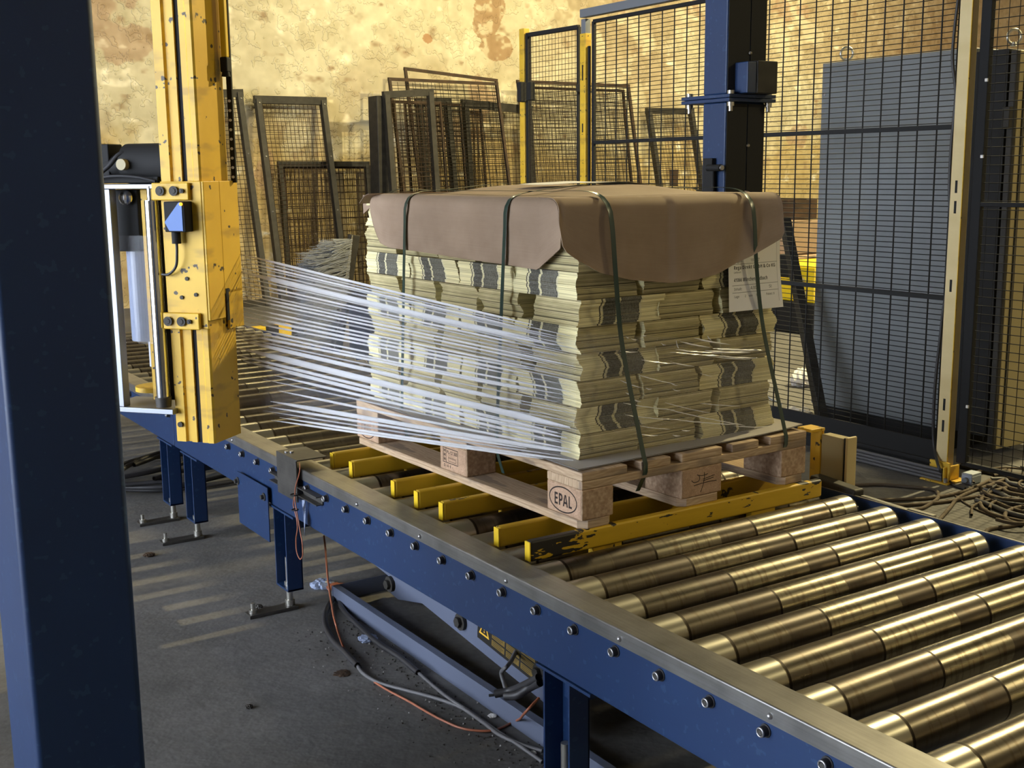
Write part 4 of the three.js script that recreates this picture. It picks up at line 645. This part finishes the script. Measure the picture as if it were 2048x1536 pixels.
{
  const e = GP.clone().sub(G0), L = e.length(); e.normalize();
  const t = thing('mesh_gate', 'narrow square mesh gate between the two yellow fence posts', 'gate', G0.clone());
  const w = L - 0.06, o = e.clone().multiplyScalar(0.03), yb = 0.1, yt = hAt(1165, 46, G0.x, G0.z) - 0.02;
  part(t, 'wire_mesh', wires(o, e, w, yb, yt, 0.0335, 0.0335, 0.0017), M.rustWire, { kind: 'stuff' });
  const Pp = (s, y) => o.clone().addScaledVector(e, s).setY(y);
  part(t, 'side_rail', frameBar(Pp(w - 0.012, yb), Pp(w - 0.012, yt), 0.03, 0.03), M.black); part(t, 'side_rail', frameBar(Pp(0, yb), Pp(0, yt), 0.02, 0.02), M.black);
  part(t, 'cross_rail', frameBar(Pp(0, yt), Pp(w, yt), 0.024, 0.024), M.black); part(t, 'cross_rail', frameBar(Pp(0, yb), Pp(w, yb), 0.024, 0.024), M.black);
  const ly = hAt(1055, 185, GP.x, GP.z); const k = part(t, 'lock_box', merge([bx(0.05, 0.13, 0.045, GP.x - G0.x - 0.045, ly, GP.z - G0.z + 0.03, 0.006), bx(0.04, 0.12, 0.05, GP.x - G0.x - 0.04, ly, GP.z - G0.z + 0.13, 0.006)]), M.black);
  part(t, 'hinge', bx(0.03, 0.05, 0.05, 0.0, 1.95, -0.02, 0.006), M.dark);
}
single('header_bar', 'grey square steel bar running along above the fence from the yellow post', 'bar', bx(0.05, 0.05, 3.2, FX, 2.40, -3.9 + 1.57, 0.003), M.greyPaint);
single('fence_cable', 'black cable tied down along the fence beside the cream post', 'cable', tube([onX(1916, 0, 2.9), onX(1909, 60, 2.9), onX(1905, 118, 2.9), onX(1912, 190, 2.9), onX(1908, 235, 2.9), onX(1902, 300, 2.9), onX(1899, 380, 2.9), onX(1901, 450, 2.9), onX(1898, 560, 2.9), onX(1888, 610, 2.9), onX(1880, 680, 2.9), onX(1872, 750, 2.9), onX(1867, 830, 2.9), onX(1868, 890, 2.9), onX(1880, 940, 2.85), FLc(1893, 957, 0.012), FLc(1912, 972, 0.008), FLc(1930, 978, 0.006)], 0.007, 160, 8), M.blackCable);

// ------------------------------------------------------------------ cabinets and what stands behind the fence on the right
{
  const t = thing('steel_cabinet', 'tall grey steel cabinet behind the fence, its cream door standing open beyond the cream post', 'cabinet', V(3.44, 0, -1.945));
  const W = 0.95, D = 0.5, h = 1.9; part(t, 'plinth', bx(D - 0.04, 0.1, W - 0.02, D / 2 + 0.02, 0.05, 0, 0.004), M.black);
  part(t, 'body', bx(D, h, W, D / 2, 0.1 + h / 2, 0, 0.004), M.cabinet); part(t, 'side_sheet', bx(0.012, h - 0.02, W - 0.03, -0.006, 0.1 + h / 2, 0.0, 0.003), M.cabinet);
  for (const [y, z] of [[1.83, -0.44], [1.1, -0.44], [0.22, -0.44]]) part(t, 'screw', cyl(0.007, 0.007, 0.006, -0.014, y, z, 'x', 10), M.bolt);
  const ring = (x, z) => { const lr = part(t, 'lifting_ring', clean(new THREE.TorusGeometry(0.034, 0.007, 10, 28).rotateY(-0.5).translate(x, 2.0 + 0.045, z)), M.zinc); part(lr, 'ring_stem', cyl(0.012, 0.016, 0.02, x, 2.01, z), M.zinc); };
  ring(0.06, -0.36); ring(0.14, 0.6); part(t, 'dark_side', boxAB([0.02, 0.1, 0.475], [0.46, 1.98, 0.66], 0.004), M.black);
  const d = part(t, 'door', bx(0.9, 1.93, 0.034, 0.5, 1.005, 0.685, 0.004), M.cream); part(d, 'door_seal', bx(0.012, 1.9, 0.004, 0.09, 1.0, 0.704, 0.001), M.black); part(d, 'door_fold', bx(0.03, 1.93, 0.03, 0.035, 1.005, 0.685, 0.003), M.dark); part(d, 'hinge', bx(0.03, 0.1, 0.04, 0.0, 1.66, 0.685, 0.006), M.dark);
}
single('steel_brace', 'dark steel brace leaning diagonally beyond the fence by the grey cabinet', 'brace', (() => { const a = onX(1570, 440, 3.35), b = onX(1622, 720, 3.2); const d = b.clone().sub(a).normalize(); return merge([bar(a, b.clone().addScaledVector(d, 0.35), 0.05, 0.06, 0.004)]); })(), M.dark);
{
  const o = onY(1594, 655, 0);                                          // stack of pallets against the far wall
  for (let i = 0; i < 4; i++) {
    const t = thing('wooden_pallet', ['old pallet lowest of the pile beyond the fence', 'old pallet second from below in the pile beyond the fence', 'old pallet third from below in the pile beyond the fence', 'old pallet topmost of the pile beyond the fence'][i], 'pallet', V(7.3, 0.15 * i, -6.35), 0.1 * (i % 2) - 0.03);
    for (let k = 0; k < 5; k++) part(t, 'deck_board', bx(0.8, 0.022, 0.13, 0, 0.133, -0.4 + k * 0.2), M.wood);
    for (const x of [-0.35, 0, 0.35]) part(t, 'bearer', bx(0.1, 0.1, 0.9, x, 0.072, 0), M.wood); for (const z of [-0.38, 0.38]) part(t, 'bottom_board', bx(0.8, 0.022, 0.1, 0, 0.011, z), M.wood);
  }
  const b = thing('cardboard_box', 'brown cardboard box on the pile of old pallets', 'box', V(7.3, 0.6, -6.35), 0.1); part(b, 'box_body', bx(0.6, 0.32, 0.6, 0, 0.16, 0, 0.01), M.card); part(b, 'box_flap', bx(0.3, 0.006, 0.6, -0.15, 0.325, 0), M.card);
  const c = thing('cardboard_box', 'small dark brown box standing on the larger cardboard box', 'box', V(7.42, 0.93, -6.35), -0.1); part(c, 'box_body', bx(0.3, 0.2, 0.3, 0, 0.1, 0, 0.01), M.rust); part(c, 'box_flap', bx(0.15, 0.006, 0.3, -0.07, 0.203, 0), M.rust);
}
{
  const t = thing('yellow_machine', 'bright yellow machine with a black base beyond the fence left of the cabinet', 'machine', V(6.35, 0, -5.2), 0.0);
  part(t, 'hood', bx(0.9, 0.32, 0.7, 0.2, 0.44, 0, 0.02, 3), std({ color: 0xf2cf1c, roughness: 0.4 })); part(t, 'base', bx(0.95, 0.26, 0.74, 0.2, 0.15, 0, 0.01), M.black); part(t, 'wheel', cyl(0.07, 0.07, 0.05, -0.15, 0.07, 0.39, 'z', 24), M.rubber); part(t, 'wheel', cyl(0.07, 0.07, 0.05, 0.5, 0.07, 0.39, 'z', 24), M.rubber);
  part(t, 'control_box', bx(0.12, 0.2, 0.12, -0.32, 0.6, 0.1, 0.01), M.black); part(t, 'filler_cap', merge([cyl(0.03, 0.03, 0.05, -0.27, 0.47, 0.2, 'x', 16), cyl(0.02, 0.02, 0.08, -0.28, 0.36, 0.24, 'x', 16)]), M.zinc);
}
{
  const t = thing('power_box', 'pale grey box and black column with a hanging cable beyond the fence', 'electrical box', V(3.5, 0, -2.95));
  part(t, 'column', bx(0.09, 0.85, 0.09, 0, 0.425, 0, 0.005), M.black); part(t, 'box', bx(0.08, 0.16, 0.1, -0.07, 0.55, 0.02, 0.006), M.dullSteel); part(t, 'hanging_cable', tube([V(-0.05, 0.8, 0.06), V(-0.06, 0.55, 0.08), V(-0.05, 0.3, 0.09), V(0.0, 0.08, 0.1), V(0.1, 0.01, 0.15)], 0.006, 50), M.filmRoll);
}
const crumple = (s, r, sy = 0.6) => { const g = new THREE.IcosahedronGeometry(r, 4), p = g.attributes.position; for (let i = 0; i < p.count; i++) { const v = V(p.getX(i), p.getY(i), p.getZ(i)), n = v.clone().normalize(), q = 0.62 + 0.5 * fbm((n.x + 1) / 2, (n.y + n.z + 2) / 4, 7, 7, 3, s) + 0.25 * Math.abs(Math.sin(n.x * 7 + s) * Math.sin(n.z * 8 + n.y * 5)); p.setXYZ(i, v.x * q, v.y * q * sy, v.z * q); } return flat(clean(g)); };
single('crumpled_paper', 'crumpled white paper on the floor beyond the fence left of the grey cabinet', 'paper', crumple(5, 0.085, 0.8), M.paper, onY(1606, 772, 0).add(V(0, 0.05, 0)));
single('crumpled_paper', 'torn white film lying at the fence foot behind the pallet corner', 'paper', crumple(9, 0.09, 0.35), M.paper, onY(1590, 835, 0).add(V(0, 0.03, 0)));

// ------------------------------------------------------------------ far side of the conveyor: drive box, strips
{
  const t = thing('drive_box', 'cream drive box on a yellow bracket at the far side of the conveyor', 'drive box', V(1.07, 0, -0.15));
  part(t, 'yellow_bracket', merge([boxAB([-0.02, 0.30, -0.062], [-0.012, 0.648, -0.042], 0.002), boxAB([-0.06, 0.638, -0.10], [0.0, 0.648, -0.042], 0.002), boxAB([-0.0, 0.46, -0.10], [0.006, 0.64, -0.05], 0.002)]), M.yellow);
  part(t, 'box_body', boxAB([-0.016, 0.485, -0.042], [0.022, 0.63, 0.046], 0.004), M.cream); part(t, 'seal', boxAB([-0.015, 0.484, 0.046], [0.022, 0.632, 0.053]), M.black); part(t, 'lid', boxAB([-0.018, 0.48, 0.053], [0.026, 0.636, 0.062], 0.004), M.creamPost);
  part(t, 'stand', boxAB([-0.005, 0, -0.04], [0.02, 0.487, -0.01], 0.003), M.blue);
}
single('wear_strip', 'worn black strip lying along the top of the far conveyor side', 'strip', (() => { const a = onX(1628, 958, 0.975), b = onX(1719, 990, 0.975); return bar(a, b, 0.045, 0.034, 0.008); })(), M.dark);
single('loose_profile', 'thin bright metal profile lying along the far conveyor edge, longer one', 'profile', bar(onX(1725, 993, 0.972), onX(1815, 1021, 0.972), 0.014, 0.008), M.zinc);
single('loose_profile', 'thin bright metal profile lying on the far conveyor edge, shorter one', 'profile', bar(onX(1819, 1020, 0.985), onX(1869, 1034, 0.985), 0.016, 0.01), M.zinc);

// ------------------------------------------------------------------ cables and scrap on the floor at the right
const fc = (label, pts, r, mat = M.dustyCable) => single('loose_cable', label, 'cable', tube(pts.map(([x, y]) => FLc(x, y, r)), r, pts.length * 14, 8), mat, undefined, 0);
fc('dusty cable in a long flat loop beyond the rollers, left of the pile', [[1690, 972], [1760, 969], [1820, 974], [1868, 980], [1876, 995], [1860, 1008], [1838, 1018], [1800, 1022]], 0.008);
fc('dusty cable running from the left towards the grey junction box', [[1700, 1001], [1800, 999], [1860, 996], [1920, 985], [1955, 972], [1980, 960]], 0.008);
fc('dusty cable running right and up over the first one', [[1720, 1012], [1830, 1009], [1900, 1002], [1940, 995], [1975, 992]], 0.008);
fc('dusty cable crossing diagonally from the rollers to the pile', [[1878, 1040], [1900, 1015], [1915, 997], [1945, 982], [1985, 968], [2010, 958]], 0.008);
fc('thin tangled wire with a bright end lying before the cable pile', [[1911, 992], [1930, 1006], [1955, 1020], [1985, 1032], [2005, 1040]], 0.004);
fc('dusty cable bent into a wide bow left in the pile', [[2012, 976], [1985, 983], [1968, 992], [1961, 1008], [1972, 1022], [1995, 1032], [2030, 1040], [2060, 1046]], 0.009);
fc('dusty cable curling at the right edge of the pile', [[2060, 1010], [2025, 1018], [2010, 1030], [2018, 1042], [2045, 1050]], 0.009);
fc('dusty cable leaving the pile towards the far beam', [[2060, 1044], [2020, 1052], [1980, 1058], [1972, 1066], [1985, 1074]], 0.008);
for (let i = 0; i < 9; i++) fc(`dusty cable ${['nearest the front', 'second from the front', 'third from the front', 'fourth from the front', 'in the middle', 'fifth from the back', 'third from the back', 'second from the back', 'hindmost'][i]} of the straight ones in the pile`, [[1952 + i * 5, 1000 - i * 7], [1985 + i * 4, 1012 - i * 9], [2020, 1026 - i * 10], [2070, 1040 - i * 11 + rr(-3, 3)]], 0.008 + rnd() * 0.004, i % 3 ? M.dustyCable : M.greyCable);
seed = 4242;
for (let i = 0; i < 9; i++) { const cx = rr(2000, 2090), cy = rr(950, 1040), a = rr(40, 100), b = a * 0.28, f0 = rr(0, 6), pts = []; for (let k = 0; k < 7; k++) pts.push(FLc(cx + a * Math.cos(f0 + k * 0.7), cy + b * Math.sin(f0 + k * 0.7), 0.008 + 0.003 * i)); single('loose_cable', 'dusty cable among the tangled loops of the pile at the right edge', 'cable', tube(pts, 0.005 + 0.003 * rnd(), 60, 7), i % 3 ? M.dustyCable : M.blackCable, undefined, 0, 'tangled loops of the cable pile'); }
single('metal_bar', 'dusty flat metal bar lying behind the cable pile', 'bar', bar(FLc(1921, 931, 0.012), FLc(2060, 961, 0.012), 0.03, 0.014), M.dullSteel);
{
  const p = onY(1942, 966, 0), t = thing('junction_box', 'small pale grey junction box on the floor beside the post foot', 'junction box', V(p.x, 0, p.z), 0.1); part(t, 'housing', bx(0.085, 0.04, 0.055, 0, 0.022, 0, 0.006), std({ color: 0x9aa3ae, roughness: 0.5 })); part(t, 'lid', bx(0.082, 0.01, 0.052, 0, 0.046, 0, 0.003), std({ color: 0xaab3bd, roughness: 0.5 }));
  part(t, 'cable_entry', cyl(0.012, 0.012, 0.02, -0.05, 0.022, 0, 'x', 12), M.greyPaint);
}
for (let i = 0; i < 4; i++) single('fence_cable', ['lowest', 'second lowest', 'second highest', 'highest'][i] + ' of the cables lying along the foot of the long fence panel', 'cable', tube([onX(1885, 955 - i * 3, 2.86), onX(1800, 925 - i * 4, 2.86), onX(1740, 902 - i * 4, 2.86), onX(1690, 885 - i * 3, 2.86)].map((p) => p.setY(0.012 + i * 0.016)), 0.008, 40, 8), M.greyCable);
// dark tangle under the upstream conveyor
for (let i = 0; i < 5; i++) single('loose_cable', `black cable loop ${['lowest', 'second', 'middle', 'fourth', 'topmost'][i]} in the tangle under the upstream conveyor`, 'cable', tube([0, 1, 2, 3, 4, 5].map((k) => V(0.1 + 0.5 * Math.cos(k * 1.1 + i), 0.02 + i * 0.022, -3.3 + 0.35 * Math.sin(k * 1.1 + i * 0.7))), 0.011, 70, 7), M.blackCable);

// ------------------------------------------------------------------ guard frames leaning at the back wall
// frame given by the pixels of its top corners; it leans, its foot stands on the floor at z0, its top touches z0 - lean
let frameCount = 0;
function guard(label, tl, tr, z0, lean, bw, bd, pitch, mat, wmat, o = {}) {
  const zt = z0 - lean, A = onZ(tl[0], tl[1], zt), B = onZ(tr[0], tr[1], zt), y = Math.min(A.y, B.y), up = V(0, y, -lean), L = up.length(), LA = L * A.y / y, LB = L * B.y / y; up.normalize();
  const w = B.x - A.x, t = thing('guard_frame', label, 'mesh frame', V(A.x, 0, z0)); t.rotation.y = o.turn || 0;
  const P = (s, h) => V(s, 0, 0).addScaledVector(up, h), bars = [[P(0, 0), P(0, LA)], [P(w, 0), P(w, LB)]];
  part(t, 'wire_mesh', wires(V(0, 0, 0), V(1, 0, 0), w, 0.02, L - 0.02, pitch, o.pitchY || pitch, o.r || 0.0032, up), wmat, { kind: 'stuff' });
  for (const [a, b] of bars) part(t, 'side_bar', bar(a, b, bw, bd), mat);
  part(t, 'top_bar', bar(P(-bw / 2, LA), P(w + bw / 2, LB), bd, bw), mat); part(t, 'bottom_bar', bar(P(0, 0.03), P(w, 0.03), bd, bw), mat);
  if (o.mid) part(t, 'middle_bar', bar(P(0, o.mid), P(w, o.mid), bd * 0.8, bw * 0.7), mat);
  if (o.screws) for (const h of [L - 0.04, L * 0.72, L * 0.45, L * 0.2]) for (const s of [0, w]) part(t, 'screw', flat(new THREE.SphereGeometry(0.012, 8, 6)), M.zinc).position.copy(P(s, h).add(V(0, 0, bd / 2 + 0.012)));
  if (o.plate) part(t, 'rusty_plate', boxAB([o.plate[0], 0, 0.02], [o.plate[1], o.plate[3] - o.plate[2], 0.03]), M.rust).position.copy(P(0, o.plate[2]));
  return t;
}
const WZ = HZ0;
guard('dark framed mesh panel half hidden behind the yellow mast', [395, 188], [478, 186], WZ + 0.72, 0.55, 0.085, 0.06, 0.05, M.dark, M.rustWire, { screws: 1 });
guard('tall narrow mesh panel with screwed dark frame, left of the brush', [515, 199], [645, 202], WZ + 0.62, 0.48, 0.085, 0.06, 0.05, M.dark, M.rustWire, { screws: 1 });
guard('low wide rusty mesh panel behind the tall narrow one', [560, 328], [733, 328], WZ + 0.3, 0.14, 0.06, 0.05, 0.056, M.dark, M.rustWire, { pitchY: 0.075, r: 0.004 });
guard('second low rusty mesh panel close behind the low wide one', [566, 334], [738, 334], WZ + 0.16, 0.08, 0.04, 0.03, 0.047, M.rust, M.rustWire, { r: 0.003, pitchY: 0.3 });
single('upright_sheet', 'solid black upright panel at the left end of the stacked frames', 'panel', (() => { const a = onZ(745, 192, WZ + 0.9), b = onZ(775, 188, WZ + 0.9); return boxAB([a.x, 0, WZ + 0.78], [b.x, a.y, WZ + 1.0], 0.01); })(), M.dark);
guard('black framed mesh panel in front of the stacked frames, nearest the black panel', [772, 190], [860, 184], WZ + 1.25, 0.22, 0.075, 0.06, 0.055, M.dark, M.rustWire);
guard('thin tubular frame leaning highest against the wall', [812, 137], [992, 161], WZ + 1.0, 0.55, 0.035, 0.03, 0.11, M.rust, M.wire, { mid: 1.15, pitchY: 0.05 });
guard('thin tubular frame just before the highest one', [779, 158], [993, 168], WZ + 1.1, 0.55, 0.035, 0.03, 0.1, M.rust, M.wire, { mid: 1.05, pitchY: 0.04 });
guard('dark thick frame left in the middle of the stacked frames', [838, 205], [894, 205], WZ + 0.7, 0.3, 0.1, 0.06, 0.055, M.dark, M.rustWire);
guard('dark thick frame right in the middle of the stacked frames', [930, 207], [1056, 220], WZ + 0.55, 0.2, 0.1, 0.06, 0.05, M.dark, M.rustWire);
for (let i = 0; i < 3; i++) guard(['rusty mesh sheet', 'second rusty mesh sheet', 'third rusty mesh sheet'][i] + ' packed among the stacked frames', [788 + i * 22, 203 + i * 3], [880 + i * 40, 206 + i * 3], WZ + 0.9 - i * 0.2, 0.25, 0.03, 0.02, 0.06, M.rust, M.rustWire, { r: 0.0036 });
guard('wide tubular mesh frame behind the narrow gate', [1036, 163], [1256, 172], WZ + 0.95, 0.55, 0.04, 0.035, 0.06, M.rust, M.wire, { mid: 0.98, pitchY: 0.042 });
guard('second wide mesh frame close behind the one at the gate', [1050, 175], [1246, 182], WZ + 0.6, 0.4, 0.035, 0.03, 0.07, M.rust, M.rustWire, { pitchY: 0.05 });
guard('small narrow mesh frame with a rusty plate, left of the blue bolted column', [1297, 222], [1382, 222], WZ + 0.75, 0.55, 0.08, 0.06, 0.055, M.dark, M.rustWire, { plate: [0.16, 0.31, 1.25, 1.48] });

// ------------------------------------------------------------------ things behind the film: sweeping brush, dark box, striped stop
{
  const a = onZ(708, 470, -6.55), o = V(2.5, 0, -6.55), t = thing('sweeper_brush', 'large grey bristle brush standing upright on a dark metal back', 'brush', o);
  part(t, 'brush_back', bar(V(a.x - o.x, a.y, 0), V(onZ(672, 700, -6.55).x - o.x, 0.02, 0), 0.05, 0.09, 0.004), M.dark); part(t, 'back_edge', bar(V(a.x - o.x - 0.034, a.y, 0.04), V(onZ(672, 700, -6.55).x - o.x - 0.034, 0.02, 0.04), 0.008, 0.008), M.zinc);
  const g = []; seed = 99;
  for (let i = 0; i < 1500; i++) {
    const q = Math.sqrt(rnd()), y = 0.04 + q * (a.y - 0.07), x1 = (a.x - o.x - 0.03) - (1 - y / a.y) * 0.13, len = (0.30 + 0.12 * rnd()) * (q > 0.9 ? 0.8 - (q - 0.9) * 3 : 1), z = rr(-0.13, 0.13), dr = (rnd() - 0.62) * 0.13;
    g.push(rod(V(x1, y, z * 0.35), V(x1 - len, Math.max(0.01, y + dr - 0.03), z), 0.0022, 3));
  }
  part(t, 'bristles', merge(g), M.bristle, { kind: 'stuff' });
}
{
  const a = onY(672, 705, 0), b = onY(745, 705, 0), t = thing('dark_box', 'dark navy steel box beside the brush, half behind the newspaper stack', 'box', V(2.62, 0, -6.2));
  part(t, 'body', bx(0.62, 0.36, 0.4, 0.14, 0.2, -0.1, 0.01), M.navy); part(t, 'skid', bx(0.6, 0.03, 0.05, 0.14, 0.015, 0.02), M.black); part(t, 'lid', bx(0.64, 0.02, 0.42, 0.14, 0.385, -0.1, 0.006), M.navy);
}
{
  const t = thing('wheel_stop', 'small yellow and black striped stop on the floor behind the film', 'stop', V(2.2, 0, -7.6), 0.1);
  for (let i = 0; i < 4; i++) part(t, i % 2 ? 'black_block' : 'yellow_block', bx(0.13, 0.12, 0.1, -0.12 + i * 0.125, 0.06, 0, 0.006), i % 2 ? M.black : M.yellowClean);
}
// ------------------------------------------------------------------ litter on the floor in front
const scrap = (label, px, py, r, mat, s, sy = 0.35, cat = 'litter') => single('litter_scrap', label, cat, crumple(s, r, sy), mat, onY(px, py, 0).add(V(0, r * sy * 0.7, 0)));
scrap('dry brown leaf on the striped floor left of the front leg', 298, 1112, 0.022, M.rust, 21); scrap('small stone at the bolted plate of the front leg', 517, 1218, 0.014, M.dullSteel, 22, 0.7);
scrap('crumpled silvery foil beside the end of the grey channel', 645, 1174, 0.04, M.filmRoll, 23, 0.4); scrap('brown paper scrap behind the silvery foil', 672, 1178, 0.03, M.orangeCable, 24, 0.4);
scrap('grey film scrap lying on the black conduit', 735, 1280, 0.03, M.filmRoll, 25, 0.3); scrap('white paper bit lying before the grey channel', 985, 1433, 0.012, M.paper, 26, 0.3); scrap('tiny white scrap beside the conduits', 775, 1265, 0.008, M.paper, 27, 0.4);
scrap('flat dark bark strip on the floor at the orange cable', 684, 1348, 0.024, M.rust, 28, 0.12); scrap('white paper bit at the foot of the near leg', 1065, 1508, 0.01, M.paper, 29, 0.4); scrap('dark stone chip left on the bare floor', 498, 1416, 0.01, M.dark, 30, 0.6);
{
  const g = []; seed = 1234; for (let i = 0; i < 900; i++) { const z = rr(-1.1, 0.35), x = -0.13 - Math.abs(rr(0, 1) * rr(0, 1)) * 0.28, r = rr(0.001, 0.0045), b = new THREE.TetrahedronGeometry(r, 0); b.rotateY(rr(0, 6)); b.rotateX(rr(0, 6)); b.translate(x + rr(-0.03, 0.1) * (i % 3 ? 0 : 1), r * 0.5, z); g.push(b); }
  const m = new THREE.Mesh(merge(g), M.dullSteel); m.name = 'debris'; m.castShadow = m.receiveShadow = true; m.userData = { kind: 'stuff', label: 'fine grit and crumbs along the grey floor channel', category: 'grit' }; scene.add(m);
}
renderer.render(scene, camera);
